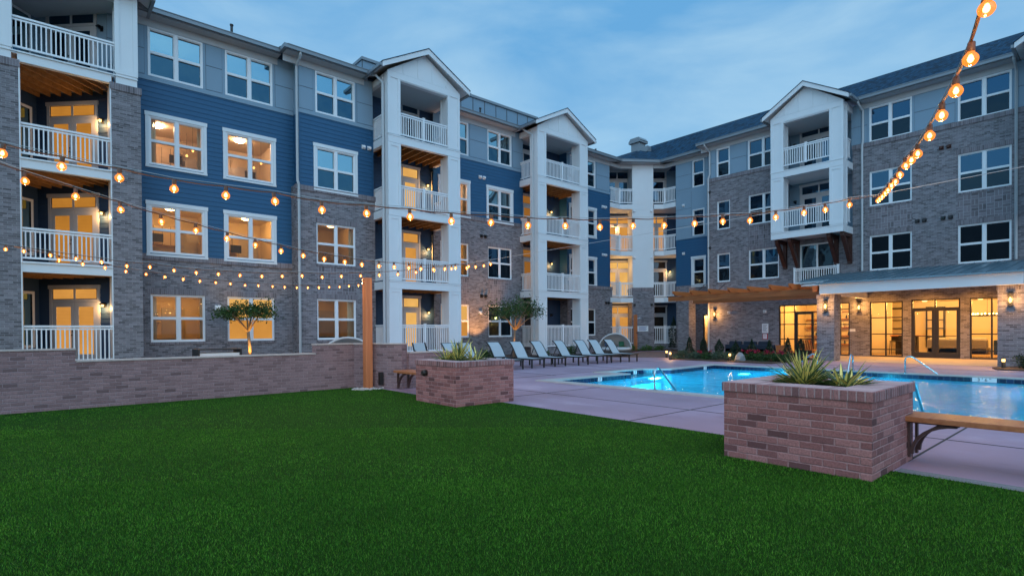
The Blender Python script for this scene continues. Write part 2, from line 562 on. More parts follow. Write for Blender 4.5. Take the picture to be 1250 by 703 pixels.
    def mesh(s, name):
        me = bpy.data.meshes.new(name)
        me.from_pydata(s.v, [], s.f)
        for m in s.mats:
            me.materials.append(MAT[m] if isinstance(m, str) else m)
        me.polygons.foreach_set('material_index', s.m)
        me.update()
        return me

    def build(s, name, parent=None, loc=None, smooth=False, bevel=0.0):
        me = s.mesh(name)
        o = bpy.data.objects.new(name, me)
        COL.objects.link(o)
        if parent is not None:
            o.parent = parent
            o.matrix_parent_inverse = Matrix.Identity(4)
            w = parent_world(parent)
            o.location = Vector((0, 0, 0)) - w if loc is None else Vector(loc) - w
        elif loc is not None:
            o.location = loc
        if smooth:
            me.polygons.foreach_set('use_smooth', [True] * len(me.polygons))
        if bevel:
            bv = o.modifiers.new('bevel', 'BEVEL')
            bv.width = bevel
            bv.segments = 2
            bv.limit_method = 'ANGLE'
        return o


def parent_world(o):
    w = Vector((0, 0, 0))
    while o is not None:
        w += o.location
        o = o.parent
    return w


def tag(o, label, cat, group=None):
    o['label'] = label
    o['category'] = cat
    if group:
        o['group'] = group
    return o


def kind(o, k):
    o['kind'] = k
    return o


def empty(name, loc, parent=None):
    o = bpy.data.objects.new(name, None)
    o.empty_display_size = 0.2
    COL.objects.link(o)
    if parent is not None:
        o.parent = parent
        o.location = Vector(loc) - parent_world(parent)
    else:
        o.location = loc
    return o


def rebase(o, loc):
    """move a one-mesh thing's origin to loc without moving its surface"""
    loc = Vector(loc)
    d = loc - o.location
    o.data.transform(Matrix.Translation(-d))
    o.location = loc
    return o


def copy_tree(o, parent=None):
    c = o.copy()
    COL.objects.link(c)
    if parent is not None:
        c.parent = parent
    for ch in o.children:
        copy_tree(ch, c)
    return c


def light(name, typ, loc, energy, color, parent=None, size=0.1, target=None, spot=None, blend=0.6):
    l = bpy.data.lights.new(name, typ)
    l.energy = energy
    l.color = color
    if typ == 'AREA':
        l.size = size
    else:
        l.shadow_soft_size = size
    o = bpy.data.objects.new(name, l)
    COL.objects.link(o)
    o.location = loc
    if target is not None:
        o.rotation_euler = (Vector(target) - Vector(loc)).to_track_quat('-Z', 'Y').to_euler()
    if spot:
        l.spot_size = math.radians(spot)
        l.spot_blend = blend
    if parent is not None:
        o.parent = parent
        o.location = Vector(loc) - parent_world(parent)
    return o

# ------------------------------------------------------------------ the apartment building
BLD = tag(empty('apartment_building', (12.0, 24.0, 0.0)),
          'four storey brick and navy sided apartment building with white balconies wrapping the courtyard', 'apartment building')
FL = [0.43, 3.69, 6.955, 10.22]
WT = [2.87, 6.17, 9.44, 12.70]
FA = Fr((0, 24.0), (1, 0))            # left wing, u = X
FB = Fr((0, 23.4), (1, 0))            # the bay that stands forward
FR_ = Fr((32.2, 0), (0, -1))          # right wing, u = -Y
FD = Fr((33.15, 0), (0, -1))          # right wing beyond the downspout


def wall(mb, fr, u0, u1, z0, z1, holes=(), mat='brick', d=0.0, lap=0.0, depth=0.14):
    hs = [h for h in holes if h[1] > u0 and h[0] < u1 and h[3] > z0 and h[2] < z1]
    us = sorted({u0, u1, *[min(max(x, u0), u1) for h in hs for x in h[:2]]})
    zs = {z0, z1, *[min(max(x, z0), z1) for h in hs for x in h[2:4]]}
    if lap:
        k = math.floor(z0 / lap)
        while k * lap < z1:
            if k * lap > z0:
                zs.add(k * lap)
            k += 1
    zs = sorted(zs)

    def off(z, top):
        if not lap:
            return d
        fr_ = (z / lap) % 1.0
        if top and fr_ < 1e-6:
            fr_ = 1.0
        if not top and fr_ > 1 - 1e-6:
            fr_ = 0.0
        return d + 0.016 * (1 - fr_)
    for za, zb in zip(zs, zs[1:]):
        if zb - za < 1e-6:
            continue
        for ua, ub in zip(us, us[1:]):
            uc, zc = (ua + ub) / 2, (za + zb) / 2
            if any(h[0] < uc < h[1] and h[2] < zc < h[3] for h in hs):
                continue
            a, b = off(za, False), off(zb, True)
            mb.face([fr.p(ua, a, za), fr.p(ub, a, za), fr.p(ub, b, zb), fr.p(ua, b, zb)], mat)
            if lap and abs((za / lap) - round(za / lap)) < 1e-6:
                mb.face([fr.p(ua, d, za), fr.p(ub, d, za), fr.p(ub, a, za), fr.p(ua, a, za)], mat)
    for h in hs:
        a, b, c, e = max(h[0], u0), min(h[1], u1), max(h[2], z0), min(h[3], z1)
        q = d - depth
        mb.face([fr.p(a, q, c), fr.p(b, q, c), fr.p(b, d, c), fr.p(a, d, c)], mat)
        mb.face([fr.p(a, d, e), fr.p(b, d, e), fr.p(b, q, e), fr.p(a, q, e)], mat)
        mb.face([fr.p(a, d, c), fr.p(a, d, e), fr.p(a, q, e), fr.p(a, q, c)], mat)
        mb.face([fr.p(b, q, c), fr.p(b, q, e), fr.p(b, d, e), fr.p(b, d, c)], mat)


ROOMN = 0


def room_mesh(fr, u0, u1, zf, zc, d, deep=3.0, lamp='lamp', cab=True, seed=0):
    """a furnished-looking room behind a lit window: walls, ceiling, floor, cabinets, ceiling lamp"""
    r = random.Random(seed)
    mb = MB()
    a, b, q = u0 - 0.38, u1 + 0.38, d - deep
    P = fr.p
    mb.face([P(a, q, zf), P(b, q, zf), P(b, q, zc), P(a, q, zc)], 'plaster')
    mb.face([P(a, d, zf), P(a, q, zf), P(a, q, zc), P(a, d, zc)], 'plaster')
    mb.face([P(b, q, zf), P(b, d, zf), P(b, d, zc), P(b, q, zc)], 'plaster')
    mb.face([P(a, d, zc), P(a, q, zc), P(b, q, zc), P(b, d, zc)], 'plaster')
    mb.face([P(a, q, zf), P(a, d, zf), P(b, d, zf), P(b, q, zf)], 'roomfloor')
    if cab:
        w = (b - a)
        ca = a + w * r.uniform(0.05, 0.35)
        cb = ca + w * r.uniform(0.35, 0.55)
        mb.box(fr, ca, cb, q + 0.01, q + 0.62, zf + 0.01, zf + 0.92, 'cabinet')
        mb.box(fr, ca, cb, q + 0.01, q + 0.36, zf + 1.42, zf + 2.2, 'cabinet')
        n = 4
        for i in range(1, n):
            x = ca + (cb - ca) * i / n
            mb.box(fr, x - 0.008, x + 0.008, q + 0.37, q + 0.374, zf + 1.42, zf + 2.2, 'bronze')
        da = cb + 0.08
        if da + 0.3 < b:
            mb.box(fr, da, min(da + 0.85, b - 0.04), q + 0.005, q + 0.05, zf + 0.01, zf + 2.05, 'door')
    pics = []
    if r.random() < 0.75:
        # long curtains drawn to the sides of the window
        for s0, s1 in ((u0 - 0.05, u0 + r.uniform(0.10, 0.30)), (u1 - r.uniform(0.10, 0.30), u1 + 0.05)):
            n = 5
            for i in range(n):
                e0, e1 = s0 + (s1 - s0) * i / n, s0 + (s1 - s0) * (i + 1) / n
                mb.box(fr, e0, e1 - 0.006, d - 0.20 - 0.03 * (i % 2), d - 0.17 - 0.03 * (i % 2), zf + 0.1, zf + 2.5, 'cabinet')
    for i in range(2):
        pu = a + (b - a) * r.uniform(0.08, 0.8)
        pz = zf + r.uniform(1.25, 1.6)
        mb.box(fr, pu, pu + 0.45, q + 0.70, q + 0.715, pz, pz + 0.34, r.choice(['bronze', 'darkroom', 'door', 'cedar']))
    # low sofa or table standing in the room
    su = a + (b - a) * r.uniform(0.1, 0.5)
    mb.box(fr, su, su + 1.1, d - 1.25, d - 0.75, zf + 0.05, zf + 0.78, r.choice(['darkroom', 'navy', 'roomfloor']))
    if lamp == 'lamp_soft':
        for i in range(2):
            ub, db = b - 0.55 - 0.06 * i, d - 0.9 - 0.85 * i
            mb.lathe(P(ub, db, zf + 1.75), [(0.03, 0), (0.045, 0.05), (0.015, 0.09)], 'sconce', 8)
            mb.box(fr, ub - 0.004, ub + 0.004, db - 0.004, db + 0.004, zf + 1.84, zc - 0.01, 'black')
    x = a + (b - a) * r.uniform(0.35, 0.65)
    dd = d - deep * r.uniform(0.40, 0.55)
    c = P(x, dd, zc - 0.10)
    mb.lathe(c, [(0.10, 0.0), (0.17, 0.03), (0.17, 0.085)], lamp, 12)
    return mb


def window(fr, u0, u1, z0, z1, style='brick', state='dark', d=0.0, name='window', seed=0, floor=None):
    """u0..z1 is the opening. style: brick | trim | panel. state: dark | dark2 | lit | soft | dim"""
    mb = MB()
    P = fr.p
    back = d - 0.12
    fw = 0.055
    df0, df1 = (back, d - 0.045) if style == 'brick' else (back, d + 0.02)
    mb.box(fr, u0, u0 + fw, df0, df1, z0, z1, 'whiteb')
    mb.box(fr, u1 - fw, u1, df0, df1, z0, z1, 'whiteb')
    mb.box(fr, u0 + fw, u1 - fw, df0, df1, z0, z0 + fw, 'whiteb')
    mb.box(fr, u0 + fw, u1 - fw, df0, df1, z1 - fw, z1, 'whiteb')
    twin = (u1 - u0) > 1.25
    spans = []
    if twin:
        um = (u0 + u1) / 2
        mb.box(fr, um - 0.055, um + 0.055, df0, df1, z0 + fw, z1 - fw, 'whiteb')
        spans = [(u0 + fw, um - 0.055), (um + 0.055, u1 - fw)]
    else:
        spans = [(u0 + fw, u1 - fw)]
    zm = (z0 + z1) / 2
    ps = MB()
    for a, b in spans:
        mb.box(fr, a, b, back + 0.01, df1 - 0.018, zm - 0.022, zm + 0.024, 'whiteb')
        s = 0.028
        for (x0, x1, y0, y1, dd) in ((a, b, zm + 0.024, z1 - fw, df1 - 0.035), (a, b, z0 + fw, zm - 0.022, df1 - 0.022)):
            mb.box(fr, x0, x0 + s, back + 0.012, dd, y0, y1, 'whiteb')
            mb.box(fr, x1 - s, x1, back + 0.012, dd, y0, y1, 'whiteb')
            mb.box(fr, x0 + s, x1 - s, back + 0.012, dd, y1 - s, y1, 'whiteb')
            mb.box(fr, x0 + s, x1 - s, back + 0.012, dd, y0, y0 + s, 'whiteb')
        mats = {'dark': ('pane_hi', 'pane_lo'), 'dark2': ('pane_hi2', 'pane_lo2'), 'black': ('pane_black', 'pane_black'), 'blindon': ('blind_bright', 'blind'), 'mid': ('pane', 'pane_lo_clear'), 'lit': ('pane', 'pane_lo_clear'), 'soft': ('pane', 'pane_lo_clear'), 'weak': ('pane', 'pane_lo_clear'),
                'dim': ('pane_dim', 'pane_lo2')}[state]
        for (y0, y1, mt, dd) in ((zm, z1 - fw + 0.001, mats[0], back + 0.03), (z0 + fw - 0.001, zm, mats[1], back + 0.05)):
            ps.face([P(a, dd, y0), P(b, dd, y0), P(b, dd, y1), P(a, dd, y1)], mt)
    if style == 'trim':
        t = 0.105
        mb.box(fr, u0 - t, u0 - 0.001, d, d + 0.045, z0 - 0.03, z1 + 0.002, 'white')
        mb.box(fr, u1 + 0.001, u1 + t, d, d + 0.045, z0 - 0.03, z1 + 0.002, 'white')
        mb.box(fr, u0 - t - 0.02, u1 + t + 0.02, d, d + 0.055, z1 + 0.003, z1 + 0.15, 'white')
        mb.box(fr, u0 - t - 0.01, u1 + t + 0.01, d, d + 0.06, z0 - 0.11, z0 - 0.031, 'white')
    o = mb.build(name, BLD)
    ps.build('pane', o)
    if style == 'brick':
        sb = MB()
        sb.box(fr, u0 - 0.04, u1 + 0.04, d - 0.02, d + 0.028, z0 - 0.095, z0 - 0.001, 'soldier')
        sb.build('sill', o)
        lb = MB()
        lb.box(fr, u0 - 0.10, u1 + 0.10, d - 0.004, d + 0.006, z1 + 0.001, z1 + 0.21, 'soldier')
        lb.build('lintel', o)
    if state in ('lit', 'soft', 'weak', 'mid'):
        zf = floor if floor is not None else z0 - 0.66
        rm = room_mesh(fr, u0, u1, zf, zf + 2.74, d - 0.15, lamp={'lit': 'lamp', 'soft': 'lamp_soft', 'weak': 'lamp_weak', 'mid': 'lamp_mid'}[state], seed=seed)
        rm.build('room', o)
    return o


def door(fr, u0, u1, zf, d=0.0, leaves=2, lit='blind', transom=True, top=None, parent=None):
    """glazed balcony door; u0..u1 over the trim"""
    mb = MB()
    pn = MB()
    P = fr.p
    top = top or zf + 2.78
    t = 0.10
    D = d + 0.035
    mb.box(fr, u0, u0 + t, d, D, zf, top - t, 'door')
    mb.box(fr, u1 - t, u1, d, D, zf, top - t, 'door')
    mb.box(fr, u0 - 0.03, u1 + 0.03, d, D + 0.02, top - t, top + 0.03, 'door')
    zd = zf + 2.12
    w = (u1 - u0 - 2 * t) / leaves
    if transom:
        mb.box(fr, u0 + t, u1 - t, d, D - 0.006, zd, zd + 0.10, 'door')
    for i in range(leaves):
        a, b = u0 + t + i * w, u0 + t + (i + 1) * w
        if transom:
            if i:
                mb.box(fr, a - 0.04, a + 0.04, d, D - 0.01, zd + 0.10, top - t, 'door')
            pn.face([P(a + 0.04, d + 0.012, zd + 0.12), P(b - 0.04, d + 0.012, zd + 0.12), P(b - 0.04, d + 0.012, top - t - 0.02), P(a + 0.04, d + 0.012, top - t - 0.02)], lit)
        s = 0.15
        mb.box(fr, a + 0.006, a + s, d, D - 0.012, zf + 0.02, zd - 0.006, 'door')
        mb.box(fr, b - s, b - 0.006, d, D - 0.012, zf + 0.02, zd - 0.006, 'door')
        mb.box(fr, a + s, b - s, d, D - 0.012, zf + 0.02, zf + 0.26, 'door')
        mb.box(fr, a + s, b - s, d, D - 0.012, zd - 0.17, zd - 0.006, 'door')
        pn.face([P(a + s, d + 0.012, zf + 0.26), P(b - s, d + 0.012, zf + 0.26), P(b - s, d + 0.012, zd - 0.17), P(a + s, d + 0.012, zd - 0.17)], lit)
    o = mb.build('door', parent or BLD)
    pn.build('pane', o)
    hb = MB()
    hu = (u0 + u1) / 2 - 0.09 if leaves == 2 else u0 + t + 0.09
    hb.box(fr, hu - 0.012, hu + 0.012, D, D + 0.055, zf + 0.93, zf + 0.96, 'black')
    hb.box(fr, hu - 0.012, hu + 0.012, D - 0.012, D + 0.02, zf + 1.06, zf + 1.10, 'black')
    hb.build('handle', o)
    return o


def rail(mb, a, b, z0, z1, posts=(), endp=False, w=0.05):
    """white balustrade from (x,y) a to b"""
    A, B = Vector((a[0], a[1], 0)), Vector((b[0], b[1], 0))
    L_ = (B - A).length
    dr = (B - A) / L_
    up = Vector((0, 0, 1))
    mb.bar(A + up * (z1 - 0.03), B + up * (z1 - 0.03), 0.085, 0.06, 'whiteb')
    mb.bar(A + up * (z1 - 0.115), B + up * (z1 - 0.115), 0.045, 0.05, 'whiteb')
    mb.bar(A + up * (z0 + 0.03), B + up * (z0 + 0.03), 0.05, 0.06, 'whiteb')
    n = max(2, int(round(L_ / 0.118)))
    for i in range(1, n):
        p = A + dr * (L_ * i / n)
        mb.bar(p + up * (z0 + 0.055), p + up * (z1 - 0.085), 0.036, 0.036, 'whiteb', up=dr)
    for t in posts:
        p = A + dr * (L_ * t)
        mb.bar(p + up * (z0 - 0.03), p + up * (z1 + 0.03), 0.10, 0.10, 'whiteb', up=dr)
        mb.bar(p + up * (z1 + 0.03), p + up * (z1 + 0.055), 0.125, 0.125, 'whiteb', up=dr)


def sconce(fr, u, d, z, parent, on=True, energy=10.0):
    mb = MB()
    mb.box(fr, u - 0.05, u + 0.05, d, d + 0.02, z - 0.07, z + 0.12, 'black')
    mb.lathe(fr.p(u, d + 0.13, z + 0.05), [(0.02, 0.06), (0.10, 0.0), (0.105, -0.015)], 'black', 12)
    mb.bar(fr.p(u, d + 0.02, z + 0.10), fr.p(u, d + 0.13, z + 0.10), 0.02, 0.02, 'black')
    mb.lathe(fr.p(u, d + 0.13, z - 0.035), [(0.03, 0.0), (0.045, 0.04), (0.035, 0.075)], 'sconce' if on else 'pane_lo2', 10)
    o = mb.build('balcony_lamp', parent)
    if on:
        light('balcony_light', 'POINT', fr.p(u, d + 0.20, z - 0.10), energy, (1.0, 0.55, 0.20), o, size=0.04)
    return o


# ---- main walls of the left wing
holes = {'A': [], 'B': [], 'C': [], 'D': [], 'R': [], 'RD': []}
wins = []


def W_(key, fr, u0, u1, lev, style, state, seed=0, z0=None, z1=None, d=0.0):
    z1 = WT[lev] if z1 is None else z1
    z0 = z1 - 1.78 if z0 is None else z0
    holes[key].append((u0, u1, z0, z1))
    wins.append((fr, u0, u1, z0, z1, style, state, seed, FL[lev], d))


for u0, u1, st in ((3.11, 4.91, ('mid', 'lit', 'soft', 'dark')), (5.70, 7.51, ('lit', 'lit', 'soft', 'dark'))):
    for lv in range(4):
        W_('A', FA, u0, u1, lv, ['brick', 'trim', 'trim', 'panel'][lv], 'blindon' if (lv == 0 and u0 > 5) else st[lv], seed=int(u0 * 10) + lv)
for lv, st in enumerate(('weak', 'weak', 'dark', 'dark')):
    W_('B', FB, 9.10, 10.90, lv, ['brick', 'brick', 'trim', 'panel'][lv], st, seed=40 + lv)
for lv, st in enumerate(('blindon', 'mid', 'soft', 'dark')):
    W_('C', FA, 15.86, 17.70, lv, ['brick', 'brick', 'trim', 'panel'][lv], st, seed=50 + lv)
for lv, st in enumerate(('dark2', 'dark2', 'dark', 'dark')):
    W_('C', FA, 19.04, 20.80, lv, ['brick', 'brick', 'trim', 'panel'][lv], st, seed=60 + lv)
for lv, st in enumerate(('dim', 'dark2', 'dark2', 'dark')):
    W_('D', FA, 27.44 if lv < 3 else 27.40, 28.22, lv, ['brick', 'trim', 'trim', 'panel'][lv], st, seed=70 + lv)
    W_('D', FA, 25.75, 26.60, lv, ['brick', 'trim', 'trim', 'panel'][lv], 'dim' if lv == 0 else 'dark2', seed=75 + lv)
# right wing
for a, b in ((16.63, 17.48), (13.69, 15.47), (7.36, 9.16), (3.75, 5.60)):
    for lv in (1, 2, 3):
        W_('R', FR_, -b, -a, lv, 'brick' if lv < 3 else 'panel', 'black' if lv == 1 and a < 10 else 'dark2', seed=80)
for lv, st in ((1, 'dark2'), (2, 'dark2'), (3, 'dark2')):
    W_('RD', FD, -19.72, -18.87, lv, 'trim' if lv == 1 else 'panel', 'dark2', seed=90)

def wpart(name, parent, *a, **k):
    m_ = MB()
    wall(m_, *a, **k)
    return m_, name, parent


def piece(name, boxes, parent=None):
    """one part made of a few touching boxes (frame, u0, u1, d0, d1, z0, z1, material)"""
    m_ = MB()
    for b_ in boxes:
        m_.box(*b_)
    return m_.build(name, parent or BLD)


LAP = 0.178


def wp(name, caps, *a, parent=None, **k):
    m_ = MB()
    wall(m_, *a, **k)
    for c_ in caps:
        m_.box(*c_)
    return m_.build(name, parent or BLD)


wp('brick_wall', [(FA, 2.73, 8.25, -0.05, 0.05, 4.15, 4.362, 'soldier')], FA, 1.9, 8.3, -0.3, 4.35, holes['A'], 'brick')
wp('brick_wall', [(FA, 15.7, 21.4, -0.05, 0.05, 7.50, 7.712, 'soldier')], FA, 15.45, 21.7, -0.3, 7.70, holes['C'], 'brick')
wp('brick_wall', [(FA, 25.6, 29.94, -0.05, 0.075, 4.20, 4.412, 'soldier')], FA, 25.43, 29.92, -0.3, 4.40, holes['D'], 'brick', d=0.03)
wp('brick_wall', [(FB, 8.22, 11.88, -0.05, 0.05, 7.47, 7.682, 'soldier')], FB, 8.25, 11.86, -0.3, 7.67, holes['B'], 'brick')
wp('brick_wall', [], Fr((8.25, 24.0), (0, -1)), 0, 0.6, -0.3, 7.67, (), 'brick')
wp('brick_wall', [], Fr((11.86, 23.4), (0, 1)), 0, 0.82, -0.3, 7.67, (), 'brick')
piece('brick_ledge', [(FA, 8.26, 8.372, -0.02, 0.58, 7.655, 7.69, 'brick')])
piece('brick_ledge', [(FA, 11.788, 11.85, -0.02, 0.58, 7.655, 7.69, 'brick')])
wp('lap_siding', [], FA, 1.9, 8.40, 4.362, 10.75, holes['A'], 'siding', lap=LAP)
wp('lap_siding', [(FB, 8.37, 8.43, 0.0, 0.032, 7.70, 10.75, 'siding'), (FB, 11.73, 11.79, 0.0, 0.032, 7.70, 10.75, 'siding')], FB, 8.37, 11.79, 7.67, 10.75, holes['B'], 'siding', lap=LAP)
wp('lap_siding', [], Fr((8.37, 24.0), (0, -1)), 0, 0.6, 7.67, 10.75, (), 'siding', lap=LAP)
wp('lap_siding', [], FA, 15.45, 21.7, 7.712, 10.75, holes['C'], 'siding', lap=LAP)
wp('lap_siding', [(FA, 29.66, 29.72, 0.0, 0.032, 4.412, 10.75, 'siding')], FA, 25.43, 29.72, 4.412, 10.75, holes['D'], 'siding', lap=LAP)

# grey panels of the top storey with open joints
def panels(mb, fr, u0, u1, z0, z1, wn_, zs, mat='greypanel'):
    """panel boards between the windows wn_ (list of u-ranges), split at heights zs"""
    hs = [(a, b, zlo, zhi) for a, b, zlo, zhi in wn_ if a > u0 and b < u1]
    wall(mb, fr, u0, u1, z0, z1, hs, 'greypanel')
    cuts = [u0]
    for a, b, zlo, zhi in sorted(hs):
        cuts += [a - 0.10, b + 0.10]
    cuts.append(u1)
    J = 0.011
    for i in range(0, len(cuts), 2):
        a, b = cuts[i], cuts[i + 1]
        if b - a < 0.15:
            continue
        n = max(1, int((b - a) / 1.6))
        for k in range(n):
            aa, bb = a + (b - a) * k / n, a + (b - a) * (k + 1) / n
            mb.box(fr, aa + 0.002, bb - 0.002, 0.001, 0.004, zs[0] + 0.002, zs[-1] - 0.002, 'reveal')
            for za, zb in zip(zs, zs[1:]):
                mb.box(fr, aa + J, bb - J, 0.002, 0.018, za + J, zb - J, 'greypanel')


def top(k):
    return [h for h in holes[k] if h[2] > 10]


def pp(fr, u0, u1, z0, z1, wn_, zs, band=None):
    global mb
    mb = MB()
    panels(mb, fr, u0, u1, z0, z1, wn_, zs)
    if band:
        mb.box(fr, band[0], band[1], 0.0, 0.04, 10.74, 10.90, 'greypanel')
    mb.build('grey_panel', BLD)


ZS = (10.93, 11.87, 12.70)
pp(FA, 1.9, 8.40, 10.751, 13.0, top('A'), ZS, (2.64, 8.36))
pp(FB, 8.37, 11.79, 10.751, 13.0, top('B'), ZS, (8.36, 11.80))
pp(FA, 15.45, 21.7, 10.751, 13.0, top('C'), ZS, (15.6, 21.5))
pp(FA, 25.43, 29.72, 10.751, 13.0, top('D'), ZS, (25.6, 29.72))
wp('grey_panel', [], Fr((8.37, 24.0), (0, -1)), 0, 0.6, 10.751, 13.0, (), 'greypanel')
ZR_ = (10.96, 11.87, 12.70)
pp(FR_, -18.0, -13.4, 10.94, 13.0, top('R'), ZR_)
pp(FR_, -9.99, 8.0, 10.94, 13.0, top('R'), ZR_)
pp(FD, -21.0, -18.0, 10.75, 13.0, top('RD'), ZS)
pp(FD, -21.0, -18.0, 7.6, 10.749, [h for h in holes['RD'] if 7 < h[2] < 10], (7.62, 8.45, 9.6, 10.74))

STORE = [(-13.70, -11.00, 0.02, 2.80), (-10.56, -10.07, 0.02, 2.83), (-9.15, -7.73, 0.02, 2.79), (-7.39, -5.51, 0.02, 2.82), (-5.17, -3.20, 0.02, 2.80)]
BK = []
for u0, u1, z0, z1 in [h for h in holes['R'] if h[2] < 10]:
    if u1 - u0 > 1.3 and (z0 > 6.5 or (z0 > 3 and u0 > -9.5)):
        BK.append((FR_, u0, u1, 0.0, 0.004, (6.40 if z0 > 6.5 else 3.3), z0 - 0.10, 'basket'))
wp('brick_wall', [(FR_, -18.15, -13.45, -0.05, 0.045, 10.73, 10.95, 'soldier')] + [b for b in BK if b[1] < -13], FR_, -18.14, -13.43, -0.3, 10.94, holes['R'] + [(-13.70, -11.0, 0.02, 2.80)], 'brick')
wp('brick_wall', [], FR_, -13.43, -9.93, -0.3, 6.45, [(-12.56, -10.76, 3.90, 6.12)] + STORE[:2], 'brick')
wp('brick_wall', [(FR_, -9.95, 9.0, -0.05, 0.045, 10.73, 10.95, 'soldier')] + [b for b in BK if b[1] > -13], FR_, -9.93, 9.0, -0.3, 10.94, holes['R'] + STORE, 'brick')
wp('brick_wall', [(FD, -21.0, -18.15, -0.02, 0.045, 4.19, 4.41, 'soldier')], FD, -21.0, -18.0, -0.3, 4.40, holes['RD'] + [(-19.0, -18.33, 0.2, 2.42)], 'brick')
wp('brick_wall', [], Fr((32.2, 18.14), (1, 0)), 0, 0.95, -0.3, 10.94, (), 'brick')
for u0, u1, z0, z1 in [h for h in holes['B'] + holes['C'] if 3.5 < h[2] < 5.5]:
    piece('brick_panel', [(FB if u0 < 12 else FA, u0, u1, 0.0, 0.004, 3.10, z0 - 0.10, 'basket')])
wp('lap_siding', [(FD, -21.0, -18.15, 0, 0.05, 7.56, 7.70, 'greypanel')], FD, -21.0, -18.2, 4.42, 7.6, holes['RD'], 'siding', lap=LAP)

for i, (fr, u0, u1, z0, z1, sty, st, seed, fl, d) in enumerate(wins):
    window(fr, u0, u1, z0, z1, sty, st, seed=seed + i, floor=fl, d=d)


# ---- eaves, gutters and roofs
mb = MB()
sf = MB()
EAVES = [(FA, 2.7, 7.72, 0.5), (FB, 7.75, 11.36, 0.5), (FA, 16.0, 21.1, 0.5), (FA, 26.2, 30.4, 0.5), (FR_, -18.55, -13.86, 0.55), (FR_, -9.6, -3.6, 0.55), (FD, -21.9, -18.55, 0.5)]
for fr, a, b, e in EAVES:
    piece('gutter', [(fr, a, b, e, e + 0.11, 13.02, 13.16, 'gutter'), (fr, a, b, e - 0.01, e + 0.135, 13.16, 13.185, 'gutter'), (fr, a, b, e - 0.02, e, 12.98, 13.15, 'gutter')])
    piece('soffit', [(fr, a, b, 0.0, e - 0.022, 12.985, 13.01, 'soffit'), (fr, a, b, 0.0, 0.03, 12.71, 12.984, 'soffit')])
# chamfer eave at the inner corner
c0, c1 = (30.4, 23.5), (32.65, 21.9)
FC = Fr(c0, (c1[0] - c0[0], c1[1] - c0[1]))
LC = math.hypot(c1[0] - c0[0], c1[1] - c0[1])
mb.box(FC, -0.02, LC + 0.02, 0.0, 0.11, 13.02, 13.16, 'gutter')
mb.box(FC, -0.04, LC + 0.04, -0.01, 0.135, 13.16, 13.185, 'gutter')
sf.slab([(29.7, 24.0), (30.38, 23.52), (32.62, 21.92), (33.15, 20.9), (36, 24), (33, 27), (29.7, 27)], 12.985, 13.01, 'soffit')
# eave pieces that turn along the forward bay
mb.build('gutter', BLD)
for q_ in ((7.62, 7.75, 22.79, 23.4), (-1.6, 2.72, 22.3, 23.39)):
    mb = MB()
    mb.wbox(*q_, 13.02, 13.18, 'gutter')
    mb.build('gutter', BLD)
sf.build('soffit', BLD)

rf = MB()


def roofquad(p, mat='shingle'):
    rf.face(p, mat)


# left wing, low slope behind the gutter
roofquad([(-2, 23.45, 13.17), (7.7, 23.45, 13.17), (7.7, 28, 14.4), (-2, 28, 14.4)])
roofquad([(7.7, 22.85, 13.17), (11.6, 22.85, 13.17), (11.6, 28, 14.4), (7.7, 28, 14.4)])
roofquad([(11.6, 23.45, 13.17), (30.4, 23.45, 13.17), (33.4, 28, 14.4), (11.6, 28, 14.4)])
roofquad([(-2, 28, 14.4), (33, 28, 14.4), (33, 44, 14.4), (-2, 44, 14.4)])
# right wing, ridge along Y
ZR, XRG = 16.07, 37.0
roofquad([(31.58, -14, 13.16), (31.58, 18.6, 13.16), (XRG, 21, ZR), (XRG, -14, ZR)][::-1])
roofquad([(32.58, 18.5, 13.165), (32.6, 21.9, 13.165), (XRG, 26, ZR), (XRG, 20.9, ZR)][::-1])
roofquad([(32.6, 21.9, 13.165), (30.4, 23.5, 13.165), (XRG, 29.5, ZR), (XRG, 26, ZR)][::-1])
roofquad([(XRG, -14, ZR), (XRG, 30, ZR), (44, 30, 12.4), (44, -14, 12.4)][::-1])
rf.build('roof', BLD)
# flat parapet box behind the left eave
pb = MB()
pb.wbox(12.15, 24.0, 25.2, 27.5, 13.2, 14.93, 'greypanel')
for i in range(14):
    x = 12.15 + 0.85 * i
    pb.wbox(x - 0.02, x + 0.02, 25.185, 25.2, 13.3, 14.80, 'reveal')
pb.wbox(12.10, 24.05, 25.12, 27.55, 14.82, 14.96, 'gutter')
pb.build('parapet', BLD)
for (x, y, z, hh) in ((5.9, 23.75, 13.2, 0.42), (18.4, 23.8, 13.2, 0.40), (27.9, 24.6, 13.4, 0.55), (29.0, 24.6, 13.4, 0.42)):
    v = MB()
    v.lathe((x, y, z), [(0.05, 0), (0.05, hh), (0.07, hh), (0.07, hh + 0.05)], 'black', 8)
    v.build('vent_pipe', BLD)
# chimney like vent on the right roof and turbine vents
v = MB()
v.wbox(36.4, 37.2, 26.35, 27.15, 15.0, 16.45, 'gutter')
v.wbox(36.25, 37.35, 26.2, 27.3, 16.45, 16.6, 'gutter')
v.prism(Fr((0, 0), (0, -1)), [(-27.35, 16.6), (-26.15, 16.6), (-26.35, 16.85), (-27.15, 16.85)], -37.3, -36.3, 'gutter')
v.build('chimney', BLD)
v = MB()
v.wbox(35.0, 35.5, 24.6, 25.5, 15.0, 15.42, 'gutter')
v.build('roof_vent', BLD)


# ---- downspouts
def downspout(pts, parent=None):
    d_ = MB()
    for a, b in zip(pts, pts[1:]):
        d_.bar(a, b, 0.085, 0.065, 'pipe', up=(0.3, 0.2, 1) if abs(a[2] - b[2]) < 1e-3 else (1, 0.9, 0.01))
    return d_.build('downspout', parent or BLD)


